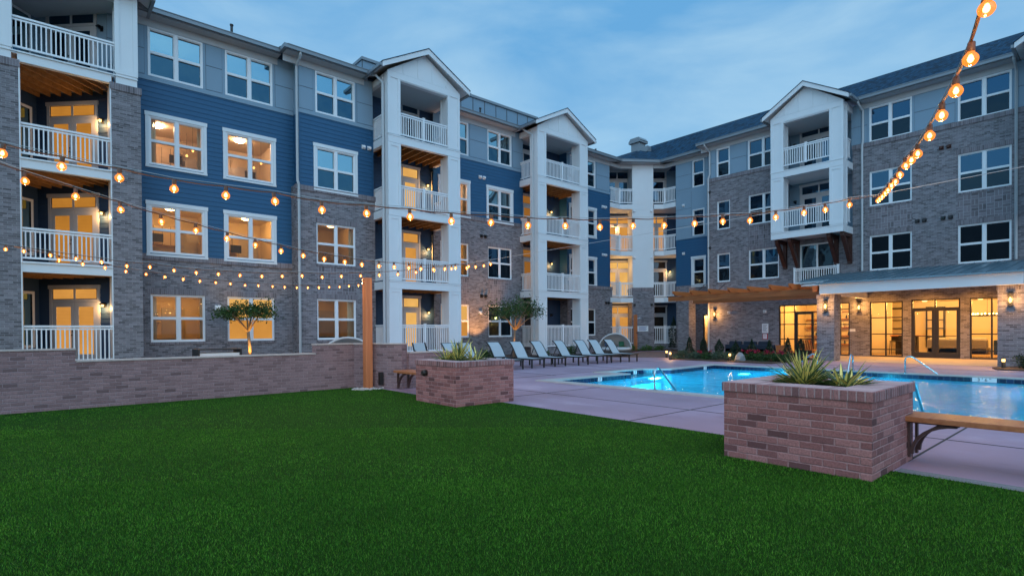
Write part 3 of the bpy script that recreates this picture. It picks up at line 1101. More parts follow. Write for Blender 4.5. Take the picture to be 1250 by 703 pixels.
downspout([(8.29, 22.86, 13.05), (8.29, 22.86, 12.90), (8.29, 23.33, 12.62), (8.29, 23.33, 7.82), (8.32, 23.27, 7.66), (8.32, 23.27, 0.1)])
downspout([(11.50, 22.9, 13.05), (11.50, 22.5, 12.9), (11.70, 22.22, 12.55), (11.70, 22.22, 0.1)])
downspout([(21.12, 23.4, 13.05), (21.12, 23.2, 12.9), (21.32, 22.72, 12.55), (21.32, 22.72, 0.3), (21.5, 22.5, 0.16)])
downspout([(31.6, 17.98, 13.05), (31.6, 17.98, 12.93), (32.12, 17.92, 12.62), (32.12, 17.92, 11.2), (32.08, 18.0, 10.95), (32.08, 18.0, 0.1)])
downspout([(31.6, 9.50, 13.05), (31.6, 9.50, 12.9), (32.12, 9.43, 12.6), (32.12, 9.43, 11.05), (32.09, 9.46, 10.85), (32.09, 9.46, 4.4)])
downspout([(31.6, 3.62, 13.05), (31.6, 3.62, 12.9), (32.12, 3.60, 12.6), (32.12, 3.60, 4.4)])


# ---- white balcony towers with gables
def gable(mb, fr, u0, u1, d0, d1, zb, rise, ov=0.42, shingle='shingle'):
    """pediment wall u0..u1 at depth d1 and the two roof slopes back to d0"""
    um = (u0 + u1) / 2
    half = (u1 - u0) / 2 + ov
    sl_ = rise / half
    zr = zb + rise + 0.12
    zt = zb + rise - ov * sl_ * 0 - 0.05
    mb.prism(fr, [(u0, zb), (u1, zb), (um, zb + (u1 - u0) / 2 * sl_ + 0.16)], d1 - 0.12, d1 + 0.02, 'white')
    n = 5
    for i in range(1, n):
        u = u0 + (u1 - u0) * i / n
        h = (u1 - u0) / 2 - abs(u - um)
        mb.box(fr, u - 0.028, u + 0.028, d1 + 0.02, d1 + 0.036, zb + 0.05, zb + h * sl_ + 0.06, 'white')
    for sgn in (-1, 1):
        e = um + sgn * half
        # rake board
        pts = [(um, zr), (e, zb + 0.12), (e, zb - 0.10), (um, zr - 0.24)]
        if sgn > 0:
            pts = pts[::-1]
        mb.prism(fr, pts, d1 + 0.30, d1 + 0.335, 'white')
        # roof deck, soffit white, shingle skin above
        pts = [(um, zr - 0.02), (e, zb + 0.10), (e, zb + 0.02), (um, zr - 0.10)]
        if sgn > 0:
            pts = pts[::-1]
        mb.prism(fr, pts, d0, d1 + 0.30, 'white')
        pts = [(um, zr + 0.035), (e + sgn * 0.03, zb + 0.14), (e + sgn * 0.03, zb + 0.105), (um, zr)]
        if sgn > 0:
            pts = pts[::-1]
        mb.prism(fr, pts, d0, d1 + 0.36, shingle)
        # small gutter along the eave
        a, b = sorted((e + sgn * 0.01, e + sgn * 0.11))
        mb.box(fr, a, b, d0, d1 + 0.30, zb - 0.06, zb + 0.07, 'gutter')


def column(mb, fr, a, b, d1, z0, z1, breaks, dep=None, mat='white'):
    """square panelled column between u=a..b, front at d1"""
    dep = dep or (b - a)
    mb.box(fr, a, b, d1 - dep, d1, z0, z1, mat)
    zz = [z0] + list(breaks) + [z1]
    t = 0.026
    w = 0.11
    for lo, hi in zip(zz, zz[1:]):
        lo, hi = lo + 0.02, hi - 0.02
        if hi - lo < 0.5:
            continue
        # raised stiles and rails leave a sunk panel on the front and on both sides
        for (q0, q1) in ((a - t, a + w), (b - w, b + t)):
            mb.box(fr, q0, q1, d1, d1 + t, lo, hi, mat)
        mb.box(fr, a + w, b - w, d1, d1 + t - 0.001, lo, lo + 0.16, mat)
        mb.box(fr, a + w, b - w, d1, d1 + t - 0.001, hi - 0.13, hi, mat)
        for s0, s1 in ((a - t, a), (b, b + t)):
            mb.box(fr, s0, s1, d1 - dep, d1 - dep + w, lo, hi, mat)
            mb.box(fr, s0, s1, d1 - w, d1 - 0.001, lo, hi, mat)


def joists(fr, u0, u1, d0, d1, z, parent, n=None, ceiling=False):
    mb = MB()
    if ceiling:
        mb.box(fr, u0, u1, d0, d1, z + 0.20, z + 0.23, 'soffit')
        return mb.build('balcony_ceiling', parent)
    n = n or max(3, int((u1 - u0) / 0.42))
    for i in range(n + 1):
        u = u0 + 0.03 + (u1 - u0 - 0.06) * i / n
        mb.box(fr, u - 0.022, u + 0.022, d0, d1, z, z + 0.235, 'joist')
    mb.box(fr, u0, u1, d0, d1, z + 0.236, z + 0.262, 'joist')
    return mb.build('joists', parent)


def tower(name, fr, L0, L1, R0, R1, d1, dback, door_u, sc_u, recess, lit, gable_rise=1.28, sideL=True, slab_lo=(9.87, 6.62, 3.36)):
    """white four storey balcony tower: columns, bands, gable; rails, joists and doors as parts"""
    root = MB()
    breaks = [3.36, 3.70, 6.62, 6.96, 9.87, 10.22]
    for a, b in ((L0, L1), (R0, R1)):
        column(root, fr, a, b, d1, 0.0, 13.0, breaks)
    for z0 in slab_lo:
        root.box(fr, L1, R0, d1 - 0.20, d1 - 0.005, z0, z0 + 0.35, 'white')
        root.box(fr, L0 - 0.035, R1 + 0.035, d1 + 0.017, d1 + 0.05, z0 + 0.29, z0 + 0.335, 'white')
        root.box(fr, L0 - 0.02, R1 + 0.02, d1, d1 + 0.03, z0 - 0.01, z0 + 0.29, 'white')
        for a, b in ((L0 + 0.02, L0 + 0.20), (R1 - 0.20, R1 - 0.02)):
            root.box(fr, a, b, dback, d1 - (L1 - L0), z0, z0 + 0.35, 'white')
    root.box(fr, L1, R0, d1 - 0.24, d1 - 0.004, 12.70, 13.0, 'white')
    root.box(fr, L0 - 0.03, R1 + 0.03, d1, d1 + 0.03, 12.74, 13.02, 'white')
    for a, b in ((L0 + 0.02, L0 + 0.20), (R1 - 0.20, R1 - 0.02)):
        root.box(fr, a, b, dback, d1 - (L1 - L0), 12.70, 13.0, 'white')
    tw = root.build(name, BLD)
    g = MB()
    gable(g, fr, L0, R1, -2.0, d1, 13.03, gable_rise)
    g.build('gable', tw)
    for k in (1, 2, 3):
        z0 = slab_lo[3 - k]
        sb = MB()
        sb.box(fr, L0 + 0.21, R1 - 0.21, recess, d1 - 0.21, z0 + 0.27, z0 + 0.34, 'whiteb')
        sb.build('balcony_floor', tw)
        joists(fr, L0 + 0.21, R1 - 0.21, recess, d1 - 0.21, z0 + 0.0, tw)
    joists(fr, L0 + 0.1, R1 - 0.1, recess, d1 - 0.21, 12.52, tw, ceiling=True)
    for k in range(4):
        z0 = FL[k] + 0.09 if k else 0.50
        r = MB()
        rail(r, fr.p(L1, d1 - 0.08, 0)[:2], fr.p(R0, d1 - 0.08, 0)[:2], z0, FL[k] + 1.08 if k else 1.74, posts=(0.49,))
        r.build('railing', tw)
        for a in ((L0 + 0.1,) if sideL else ()) + (R1 - 0.1,):
            r = MB()
            rail(r, fr.p(a, dback + 0.02, 0)[:2], fr.p(a, d1 - (L1 - L0), 0)[:2], z0, FL[k] + 1.08 if k else 1.74)
            r.build('railing', tw)
        if k == 0:
            b = MB()
            b.box(fr, L1, R0, recess, d1 - 0.03, -0.1, 0.43, 'brick')
            b.build('plinth', tw)
    return tw


# recess walls of both towers (navy with the balcony shade put into the colour)
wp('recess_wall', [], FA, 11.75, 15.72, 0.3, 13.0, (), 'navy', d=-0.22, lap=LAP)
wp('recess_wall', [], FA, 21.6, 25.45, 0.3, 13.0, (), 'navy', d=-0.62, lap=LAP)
for o_, ud_, l_, zt_ in (((15.72, 24.24), (0, -1), 0.25, 7.70), ((25.43, 24.63), (0, -1), 0.66, 4.40), ((21.7, 24.0), (0, 1), 0.64, 7.70)):
    wp('brick_wall', [], Fr(o_, ud_), 0, l_, -0.3, zt_, (), 'brick')
    wp('lap_siding', [], Fr(o_, ud_), 0, l_, zt_, 13, (), 'siding', lap=LAP)

T1 = tower('balcony_tower', FA, 11.78, 12.36, 14.97, 15.62, 2.10, 0.02, None, None, -0.20, None)
T2 = tower('balcony_tower', FA, 21.40, 22.03, 24.93, 25.60, 1.60, 0.02, None, None, -0.60, None, gable_rise=1.28)
for k in range(4):
    door(FA, 12.74, 14.76, FL[k], -0.20, 2, ('blind_bright', 'blind', 'blind_bright', 'pane_hi2')[k], top=FL[k] + 2.78, parent=T1)
    sconce(FA, 15.18, -0.20, FL[k] + 1.95, T1, on=k < 3, energy=24)
    door(FA, 22.05, 24.08, FL[k], -0.60, 2, ('pane_dim', 'blind_dim', 'blind_dim', 'pane_hi2')[k], top=FL[k] + 2.78, parent=T2)
    sconce(FA, 24.55, -0.60, FL[k] + 1.95, T2, on=k in (1, 2), energy=20)

# ---- corner balcony stack at the far left: brick piers, diagonal door wall
mb = MB()
mb.wbox(1.90, 2.735, 22.8, 23.65, -0.2, 9.67, 'brick')
mb.wbox(-1.26, -0.42, 22.8, 23.65, -0.2, 9.67, 'brick')
for x0, x1 in ((1.87, 2.765), (-1.29, -0.39)):
    mb.wbox(x0, x1, 22.77, 23.66, 9.671, 9.90, 'soldier')
# clubs the piers to the facade
mb.wbox(2.30, 2.73, 23.65, 23.99, -0.2, 9.66, 'brick')
ST = mb.build('balcony_tower', BLD)
mb = MB()
for a, b in ((2.04, 2.64), (-1.18, -0.58)):
    column(mb, FA, a, b, 1.20, 9.90, 13.0, [10.22])
for z0 in (9.87, 6.60, 3.36):
    mb.box(FA, -0.44, 1.92, 1.02, 1.19, z0, z0 + 0.33, 'white')
    mb.box(FA, -0.42 if z0 < 9 else -1.2, 1.90 if z0 < 9 else 2.66, 1.19, 1.235, z0 + 0.27, z0 + 0.31, 'white')
mb.box(FA, -0.60, 2.06, 1.0, 1.19, 12.70, 13.0, 'white')
for u in (-0.42, 1.868):
    mb.box(FA, u, u + 0.034, 0.35, 1.205, 0.4, 9.87, 'white')
mb.build('balcony_trim', ST)
g = MB()
gable(g, FA, -1.18, 2.64, -2.0, 1.20, 13.03, 1.30)
g.build('gable', ST)
FDG = Fr((0.0, 26.0), (1, -1))        # diagonal door wall, u from left to right
FDL = Fr((-1.5, 24.5), (1, 1))        # wall that meets it on the left
mb = MB()
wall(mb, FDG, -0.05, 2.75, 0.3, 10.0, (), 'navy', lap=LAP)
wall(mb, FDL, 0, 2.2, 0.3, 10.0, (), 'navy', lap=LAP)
wall(mb, FDG, -0.05, 2.75, 10.0, 13.0, (), 'greypanel')
wall(mb, FDL, 0, 2.2, 10.0, 13.0, (), 'greypanel')
mb.build('recess_wall', ST)
for k in range(4):
    door(FDG, 0.42, 2.34, FL[k], 0.005, 2, ('blind', 'blind_deep', 'blind_deep', 'pane_hi2')[k], top=FL[k] + 2.70, parent=ST)
    sconce(FDG, 2.52, 0.0, FL[k] + 1.98, ST, on=k < 3, energy=24)
    wl = MB()
    wl.box(FDL, 0.9, 1.9, 0, 0.05, FL[k] + 0.5, FL[k] + 2.5, 'white')
    wl.box(FDL, 1.0, 1.8, 0.05, 0.056, FL[k] + 0.6, FL[k] + 2.4, 'pane_hi')
    wl.build('side_window', ST)
    r = MB()
    zlo = FL[k] + 0.09
    rail(r, FA.p(-0.42 if k < 3 else -0.58, 1.10, 0)[:2], FA.p(1.89 if k < 3 else 2.04, 1.10, 0)[:2], zlo, FL[k] + 1.07 if k else 1.69)
    r.build('railing', ST)
for z0 in (9.87, 6.60, 3.36):
    mb = MB()
    for i in range(9):
        u = 0.12 + 0.40 * i
        x_, y_ = (u * 0.7071, 26.0 - u * 0.7071) if u < 2.7 else (1.9, 24.09 - (u - 2.7) * 1.2)
        k_ = min(y_ - 22.98, x_ + 0.42 if x_ > -0.4 else 0.1)
        mb.bar((x_, y_, z0 + 0.14), (x_ - k_, y_ - k_, z0 + 0.14), 0.045, 0.235, 'joist')
    mb.box(FA, -0.42, 1.90, -2.3, 1.02, z0 + 0.262, z0 + 0.284, 'joist')
    mb.build('joists', ST)
    b = MB()
    b.box(FA, -1.3, 2.0, -2.3, 1.02, z0 + 0.285, z0 + 0.33, 'whiteb')
    b.build('balcony_floor', ST)
joists(FA, -1.2, 2.6, -2.3, 1.0, 12.55, ST, ceiling=True)
b = MB()
b.box(FA, -0.42, 1.90, -2.3, 1.16, -0.1, 0.43, 'brick')
b.build('plinth', ST)

wp('end_wall', [], Fr((-1.27, 36.0), (0, -1)), 0, 12.35, -0.3, 13.0, (), 'brick')

# ---- inner corner: white pier with a balcony on each side
PA, PB = (31.50, 23.42), (32.62, 22.45)
FP = Fr(PA, (PB[0] - PA[0], PB[1] - PA[1]))
LP = math.hypot(PB[0] - PA[0], PB[1] - PA[1])
mb = MB()
mb.box(FP, 0, LP, -1.7, 0.0, 4.40, 12.98, 'white')
for a, b in zip((4.42, 6.60, 7.0, 9.86, 10.25), (6.58, 6.98, 9.84, 10.23, 12.6)):
    mb.box(FP, 0.03, LP - 0.03, 0.0, 0.014, a, b, 'white')
CPR = mb.build('corner_pier', BLD)
for pts_ in (((29.72, 23.98), (30.80, 23.98), PA), (PB, (33.17, 21.93), (33.17, 21.0))):
    mb = MB()
    for a_, b_ in zip(pts_, pts_[1:]):
        mb.bar((*a_, 12.85), (*b_, 12.85), 0.12, 0.26, 'soffit')
    mb.build('balcony_header', CPR)
mb = MB()
mb.box(FP, -0.03, LP + 0.03, -1.7, 0.02, -0.2, 4.17, 'brick')
mb.box(FP, -0.06, LP + 0.06, -1.7, 0.05, 4.171, 4.40, 'soldier')
mb.build('pier_base', CPR)
# back walls of the corner balconies
FQ = Fr((PA[0] - FP.n[0] * 1.55, PA[1] - FP.n[1] * 1.55), (PB[0] - PA[0], PB[1] - PA[1]))
mb = MB()
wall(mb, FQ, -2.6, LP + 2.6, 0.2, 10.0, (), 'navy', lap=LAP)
wall(mb, FQ, -2.6, LP + 2.6, 10.0, 13.0, (), 'greypanel')
wall(mb, Fr((29.72, 24.0), (0, 1)), 0, 1.9, 0.0, 13.0, (), 'greypanel')
wall(mb, Fr((35.0, 21.0), (-1, 0)), 0, 1.85, 0.0, 13.0, (), 'greypanel')
mb.build('recess_wall', CPR)
for k in range(4):
    litL = ('blind', 'blind_bright', 'blind', 'pane_hi2')[k]
    door(FQ, -1.75, 0.22, FL[k], 0.02, 2, litL, parent=CPR)
    litR = ('pane_dim', 'pane_dim', 'blind', 'pane_hi2')[k]
    door(FQ, LP - 0.15, LP + 1.35, FL[k], 0.02, 2 if k == 2 else 1, litR, parent=CPR)
    if k in (1, 2):
        sconce(FQ, LP + 1.55 if k == 1 else -0.9, 0.05, FL[k] + 1.95, CPR, on=True, energy=26)
    if k == 1:
        light('balcony_light', 'POINT', FQ.p(-0.8, 0.9, FL[1] + 2.2), 24, (1, 0.55, 0.2), CPR, 0.1)
    if k == 0:
        light('balcony_light', 'POINT', FQ.p(-0.8, 0.9, FL[0] + 2.2), 18, (1, 0.55, 0.2), CPR, 0.1)
    z0 = FL[k] + 0.09 if k else 0.50
    z1 = FL[k] + 1.08 if k else 1.69
    rl = MB()
    k1 = (30.80, 23.98)
    rail(rl, (29.76, 24.0), k1, z0, z1)
    rail(rl, k1, PA, z0, z1, posts=(0.0,))
    rl.build('railing', CPR)
    rr = MB()
    k2 = (33.17, 21.93)
    rail(rr, PB, k2, z0, z1, posts=(1.0,))
    rail(rr, k2, (33.17, 21.02), z0, z1)
    rr.build('railing', CPR)
    if k:
        sb = MB()
        zz = FL[k]
        sb.slab([(29.72, 23.93), (30.83, 23.93), (PA[0] - 0.02, PA[1] - 0.05), (PA[0] + 1.3, PA[1] + 1.5), (29.72, 26.2)], zz - 0.33, zz - 0.005, 'white')
        sb.slab([(PB[0] + 0.02, PB[1] - 0.05), (33.10, 21.95), (33.10, 21.0), (35.2, 21.0), (35, 23.0), (PB[0] + 1.3, PB[1] + 1.5)], zz - 0.33, zz - 0.005, 'white')
        sb.build('balcony_floor', CPR)
b = MB()
b.slab([(29.72, 23.95), (30.83, 23.95), (31.45, 23.45), (33, 25), (29.72, 26)], -0.1, 0.43, 'brick')
b.slab([(32.66, 22.44), (33.12, 21.95), (33.12, 21.0), (35, 21.0), (34, 24)], -0.1, 0.43, 'brick')
b.build('plinth', CPR)


# ---- right wing: hanging gable balconies on brackets
def gable_bay(name, Y1, Y0, X, xw, bottom=6.38, low=True):
    """two stacked balconies, Y1 > Y0, front at X, wall behind at xw"""
    fr = Fr((X, 0), (0, -1))
    L0, R1 = -Y1, -Y0
    L1, R0 = L0 + 0.63, R1 - 0.60
    dp = xw - X
    mb = MB()
    breaks = [6.75, 9.72, 10.05]
    for a, b in ((L0, L1), (R0, R1)):
        column(mb, fr, a, b, 0.0, bottom, 13.0, breaks)
    for z0 in (9.72, bottom):
        mb.box(fr, L1, R0, -0.20, -0.005, z0, z0 + 0.34, 'white')
        mb.box(fr, L0 - 0.02, R1 + 0.02, 0.0, 0.03, z0 - 0.01, z0 + 0.30, 'white')
        mb.box(fr, L0 - 0.035, R1 + 0.035, 0.017, 0.05, z0 + 0.301, z0 + 0.345, 'white')
        for a, b in ((L0 - 0.02, L0 + 0.18), (R1 - 0.18, R1 + 0.02)):
            mb.box(fr, a, b, -dp, -0.63, z0 - 0.008, z0 + 0.34, 'white')
    mb.box(fr, L1, R0, -0.24, -0.004, 12.64, 13.0, 'white')
    mb.box(fr, L0 - 0.03, R1 + 0.03, 0.0, 0.03, 12.70, 13.02, 'white')
    for a, b in ((L0, L0 + 0.18), (R1 - 0.18, R1)):
        mb.box(fr, a, b, -dp, -0.63, 12.64, 13.0, 'white')
    o = mb.build(name, BLD)
    g = MB()
    gable(g, fr, L0, R1, -dp - 4.0, 0.0, 13.03, 1.30, ov=0.36)
    g.build('gable', o)
    for z0 in (bottom, 9.72):
        s = MB()
        s.box(fr, L0 + 0.19, R1 - 0.19, -dp - 0.88, -0.21, z0 + 0.02, z0 + 0.33, 'white')
        s.build('balcony_floor', o)
        r = MB()
        rail(r, fr.p(L1, -0.08, 0)[:2], fr.p(R0, -0.08, 0)[:2], z0 + 0.60, z0 + 1.58, posts=(0.49,))
        r.build('railing', o)
        r = MB()
        rail(r, fr.p(R1 - 0.1, -dp + 0.02, 0)[:2], fr.p(R1 - 0.1, -0.6, 0)[:2], z0 + 0.60, z0 + 1.58)
        r.build('railing', o)
    s = MB()
    s.box(fr, L0, R1, -dp - 0.9, -0.2, 12.60, 12.63, 'soffit')
    s.build('balcony_ceiling', o)
    return o, fr


G1, FG = gable_bay('gable_balcony', 13.50, 9.93, 30.8, 32.2)
FRC = Fr((33.1, 0), (0, -1))
mb = MB()
wall(mb, FRC, -13.45, -9.9, 6.4, 13.0, (), 'greypanel')
wall(mb, Fr((32.2, 13.44), (1, 0)), 0, 0.9, 6.4, 13.0, (), 'greypanel')
wall(mb, Fr((33.1, 9.92), (-1, 0)), 0, 0.9, 6.4, 13.0, (), 'greypanel')
mb.build('recess_wall', G1)
for k in (2, 3):
    door(FRC, -12.88, -10.85, FL[k] - 0.10, 0.01, 2, 'pane_hi2', top=FL[k] + 2.66, parent=G1)
    sconce(FRC, -13.12, 0.0, FL[k] + 1.75, G1, on=False)
# dark timber brackets below
for yc in (12.62, 13.30, 10.02, 10.66):
    b = MB()
    b.wbox(31.98, 32.18, yc - 0.09, yc + 0.09, 4.85, 6.37, 'darkwood')
    b.wbox(30.95, 31.98, yc - 0.09, yc + 0.09, 6.19, 6.37, 'darkwood')
    b.bar((32.05, yc, 5.0), (31.05, yc, 6.25), 0.17, 0.20, 'darkwood')
    b.build('bracket', G1)
# the next gable balcony to the right, only its corner is in view
G2, _ = gable_bay('gable_balcony', 3.12, -0.40, 30.8, 32.2)

# french balcony below the brackets
mb = MB()
pn = MB()
mb.box(FR_, -12.56, -12.48, -0.12, -0.02, 3.90, 6.12, 'whiteb')
mb.box(FR_, -10.84, -10.76, -0.12, -0.02, 3.90, 6.12, 'whiteb')
mb.box(FR_, -12.48, -10.84, -0.12, -0.02, 6.04, 6.12, 'whiteb')
mb.box(FR_, -11.70, -11.62, -0.12, -0.03, 3.90, 6.04, 'whiteb')
pn.face([FR_.p(u, -0.09, z) for u, z in ((-12.48, 3.9), (-11.7, 3.9), (-11.7, 6.04), (-12.48, 6.04))], 'pane_hi')
pn.face([FR_.p(u, -0.09, z) for u, z in ((-11.62, 3.9), (-10.84, 3.9), (-10.84, 6.04), (-11.62, 6.04))], 'pane_lo2')
fd = mb.build('sliding_door', BLD)
pn.build('pane', fd)
mb = MB()
rail(mb, (32.02, 12.75), (32.02, 10.55), 3.95, 4.80, posts=(0.0, 1.0))
mb.box(FR_, -12.8, -10.5, 0.0, 0.24, 3.78, 3.90, 'white')
mb.build('railing', fd)

# vents and twin floodlights on the facades
for (fr, u, z, m_) in ((FB, 11.45, 9.88, 'whiteb'), (FA, 18.63, 9.93, 'whiteb'), (FA, 18.71, 6.69, 'black'), (FA, 18.69, 3.37, 'black'), (FR_, -6.07, 9.90, 'darkwood'),
                       (FR_, -7.0, 6.61, 'black'), (FR_, -6.0, 6.60, 'black'), (FA, 29.1, 9.8, 'whiteb'), (FA, 29.1, 6.55, 'whiteb'), (FA, 29.4, 3.3, 'black'),
                       (FP, 0.12, 9.75, 'whiteb'), (FP, LP - 0.15, 9.75, 'whiteb'), (FP, 0.12, 6.5, 'whiteb'), (FP, LP - 0.15, 6.5, 'whiteb'),
                       (FP, 0.12, 3.2, 'black'), (FP, LP - 0.15, 3.2, 'black'), (FD, -20.4, 9.85, 'whiteb'), (FD, -20.4, 6.6, 'whiteb'), (FR_, -18.0, 10.1, 'black'), (FR_, -18.0, 6.6, 'black')):
    v = MB()
    pairs = (-0.14, 0.14) if fr in (FA, FB) or (fr is FR_ and u > -10) else (0.0,)
    for q in pairs:
        c = fr.p(u + q, 0.0, z)
        v.box(fr, u + q - 0.09, u + q + 0.09, 0.0, 0.03, z - 0.09, z + 0.09, m_)
        v.lathe(fr.p(u + q, 0.03, z), [(0.075, 0), (0.085, 0.05), (0.06, 0.11)], m_, 10, axis=(*fr.n, 0))
    v.build('wall_vent', BLD)
for (fr, u, z) in ((FA, 5.34, 2.42), (FA, 18.44, 2.44)):
    v = MB()
    v.box(fr, u - 0.10, u + 0.10, 0, 0.10, z - 0.09, z + 0.09, 'whiteb')
    v.box(fr, u - 0.07, u + 0.07, 0.10, 0.13, z - 0.06, z + 0.05, 'whiteb')
    v.build('junction_box', BLD)

# ------------------------------------------------------------------ clubhouse fronts on the ground floor (parts of the building)
def storefront(u0, u1, z0, z1, vs, hs, doors=()):
    """dark framed glazing in the right wing; vs, hs: positions of mullions and bars"""
    mb, pn = MB(), MB()
    f = 0.06
    D0, D1 = -0.13, -0.03
    fr = FR_
    mb.box(fr, u0, u0 + f, D0, D1, z0, z1, 'bronze')
    mb.box(fr, u1 - f, u1, D0, D1, z0, z1, 'bronze')
    mb.box(fr, u0 + f, u1 - f, D0, D1, z1 - f, z1, 'bronze')
    mb.box(fr, u0 + f, u1 - f, D0, D1, z0, z0 + f, 'bronze')
    for v in vs:
        mb.box(fr, v - 0.03, v + 0.03, D0 + 0.002, D1 - 0.002, z0 + f, z1 - f, 'bronze')
    for h_ in hs:
        mb.box(fr, u0 + f, u1 - f, D0 + 0.004, D1 - 0.004, h_ - 0.025, h_ + 0.025, 'bronze')
    for a, b, zt in doors:
        s = 0.11
        mb.box(fr, a, a + s, D0 - 0.002, D1 + 0.012, z0 + 0.01, zt, 'bronze')
        mb.box(fr, b - s, b, D0 - 0.002, D1 + 0.012, z0 + 0.01, zt, 'bronze')
        mb.box(fr, a + s, b - s, D0 - 0.002, D1 + 0.012, z0 + 0.01, z0 + 0.26, 'bronze')
        mb.box(fr, a + s, b - s, D0 - 0.002, D1 + 0.012, zt - s, zt, 'bronze')
        mb.box(fr, a + s, b - s, D1 + 0.03, D1 + 0.055, z0 + 1.02, z0 + 1.05, 'black')
    pn.face([fr.p(u, -0.08, z) for u, z in ((u0, z0), (u1, z0), (u1, z1), (u0, z1))], 'pane')
    o = mb.build('storefront', BLD)
    pn.build('pane', o)
    return o


storefront(-13.70, -11.00, 0.02, 2.80, (-12.84,), (2.38, 1.70, 0.86), doors=((-12.80, -11.85, 2.36),))
storefront(-10.56, -10.07, 0.02, 2.83, (), (2.46, 1.66, 0.92))
storefront(-9.15, -7.73, 0.02, 2.79, (-8.46,), (1.98, 1.15, 0.38))
storefront(-7.39, -5.51, 0.02, 2.82, (-6.45,), (2.38,), doors=((-7.36, -6.47, 2.36), (-6.43, -5.54, 2.36)))
storefront(-5.17, -3.20, 0.02, 2.80, (-4.41,), (1.98, 1.15, 0.38))

# the lounge room behind them
mb = MB()
x0, x1, y0, y1 = 32.35, 40.0, 3.0, 13.85
mb.face([(x1, y1, 0), (x1, y0, 0), (x1, y0, 3.0), (x1, y1, 3.0)], 'plaster')
mb.face([(x0, y1, 0), (x1, y1, 0), (x1, y1, 3.0), (x0, y1, 3.0)], 'plaster')
mb.face([(x1, y0, 0), (x0, y0, 0), (x0, y0, 3.0), (x1, y0, 3.0)], 'plaster')
mb.face([(x0, y0, 3.0), (x0, y1, 3.0), (x1, y1, 3.0), (x1, y0, 3.0)], 'plaster')
mb.face([(x0, y1, 0.01), (x0, y0, 0.01), (x1, y0, 0.01), (x1, y1, 0.01)], 'roomfloor')
# partition between lounge and kitchen, niches
mb.wbox(36.5, 36.65, 9.3, 13.85, 0.02, 2.99, 'plaster')
for ya in (9.5, 10.7, 7.6):
    mb.wbox(39.88, 39.99, ya, ya + 0.75, 0.4, 2.6, 'cabinet')
    for q_ in (ya - 0.08, ya + 0.75):
        mb.wbox(39.84, 39.99, q_, q_ + 0.08, 0.3, 2.7, 'bronze')
    mb.wbox(39.84, 39.99, ya, ya + 0.75, 2.6, 2.7, 'bronze')
    for z_ in (0.9, 1.4, 1.9):
        mb.wbox(39.80, 39.88, ya, ya + 0.75, z_, z_ + 0.05, 'bronze')
lr = mb.build('lounge_room', BLD)
for (x, y) in ((34.0, 12.4), (34.0, 10.2), (34.2, 8.0), (34.2, 6.2), (34.2, 4.4), (37.6, 8.0), (37.6, 5.6)):
    d_ = MB()
    d_.lathe((x, y, 2.93), [(0.10, 0.0), (0.12, 0.05)], 'downlight', 12)
    d_.build('ceiling_lamp', lr)
    light('lounge_light', 'POINT', (x, y, 2.7), 165, (1.0, 0.56, 0.15), lr, 0.12)
# hall behind the lit doorway near the pergola pier
mb = MB()
fr = FD
u0, u1 = -19.05, -18.28
mb.face([fr.p(u0, -0.9, 0.2), fr.p(u1, -0.9, 0.2), fr.p(u1, -0.9, 2.6), fr.p(u0, -0.9, 2.6)], 'plaster')
mb.face([fr.p(u0, -0.14, 0.2), fr.p(u0, -0.9, 0.2), fr.p(u0, -0.9, 2.6), fr.p(u0, -0.14, 2.6)], 'plaster')
mb.face([fr.p(u1, -0.9, 0.2), fr.p(u1, -0.14, 0.2), fr.p(u1, -0.14, 2.6), fr.p(u1, -0.9, 2.6)], 'plaster')
mb.face([fr.p(u0, -0.14, 2.6), fr.p(u0, -0.9, 2.6), fr.p(u1, -0.9, 2.6), fr.p(u1, -0.14, 2.6)], 'plaster')
mb.box(fr, u0 + 0.2, u1 - 0.2, -0.6, -0.4, 2.52, 2.56, 'lamp')
mb.box(fr, -19.0, -18.93, -0.12, -0.02, 0.2, 2.42, 'bronze')
mb.box(fr, -18.40, -18.33, -0.12, -0.02, 0.2, 2.42, 'bronze')
mb.box(fr, -18.93, -18.40, -0.12, -0.02, 2.35, 2.42, 'bronze')
mb.build('doorway', BLD)
light('hall_light', 'POINT', fr.p(-18.66, -0.45, 2.3), 14, (1.0, 0.6, 0.24), BLD, 0.1)
# pier on the inner corner that carries the storey above
mb = MB()
mb.wbox(31.2, 32.0, 18.86, 19.63, -0.1, 4.15, 'brick')
mb.build('corner_column', BLD)
# signs and small fittings on the wall
sg = MB()
sg.box(FR_, -14.66, -14.30, 0.0, 0.02, 1.22, 1.76, 'whiteb')
for i in range(7):
    sg.box(FR_, -14.62, -14.36 - 0.03 * (i % 3), 0.02, 0.022, 1.68 - i * 0.062, 1.70 - i * 0.062, 'reveal')
tag(rebase(sg.build('notice_board'), (32.19, 14.48, 1.49)), 'white rules notice with grey print on the brick wall above the dark sofa', 'sign')
sg = MB()
MAT['signred'] = simple('red sign paint', (0.42, 0.03, 0.04), 0.5)
MAT['signblue'] = simple('blue sign print', (0.03, 0.08, 0.28), 0.5)
sg.box(FR_, -14.63, -14.33, 0.0, 0.02, 0.84, 1.18, 'signred')
sg.box(FR_, -14.60, -14.38, 0.02, 0.024, 0.88, 1.15, 'whiteb')
for i in range(3):
    sg.box(FR_, -14.58, -14.42, 0.024, 0.026, 1.08 - i * 0.07, 1.10 - i * 0.07, 'signred')
tag(rebase(sg.build('safety_sign'), (32.19, 14.48, 1.0)), 'small red bordered white sign hanging just below the rules notice', 'sign')
sg = MB()
sg.box(FP, 0.33, 1.08, 0.022, 0.04, 1.34, 1.72, 'whiteb')
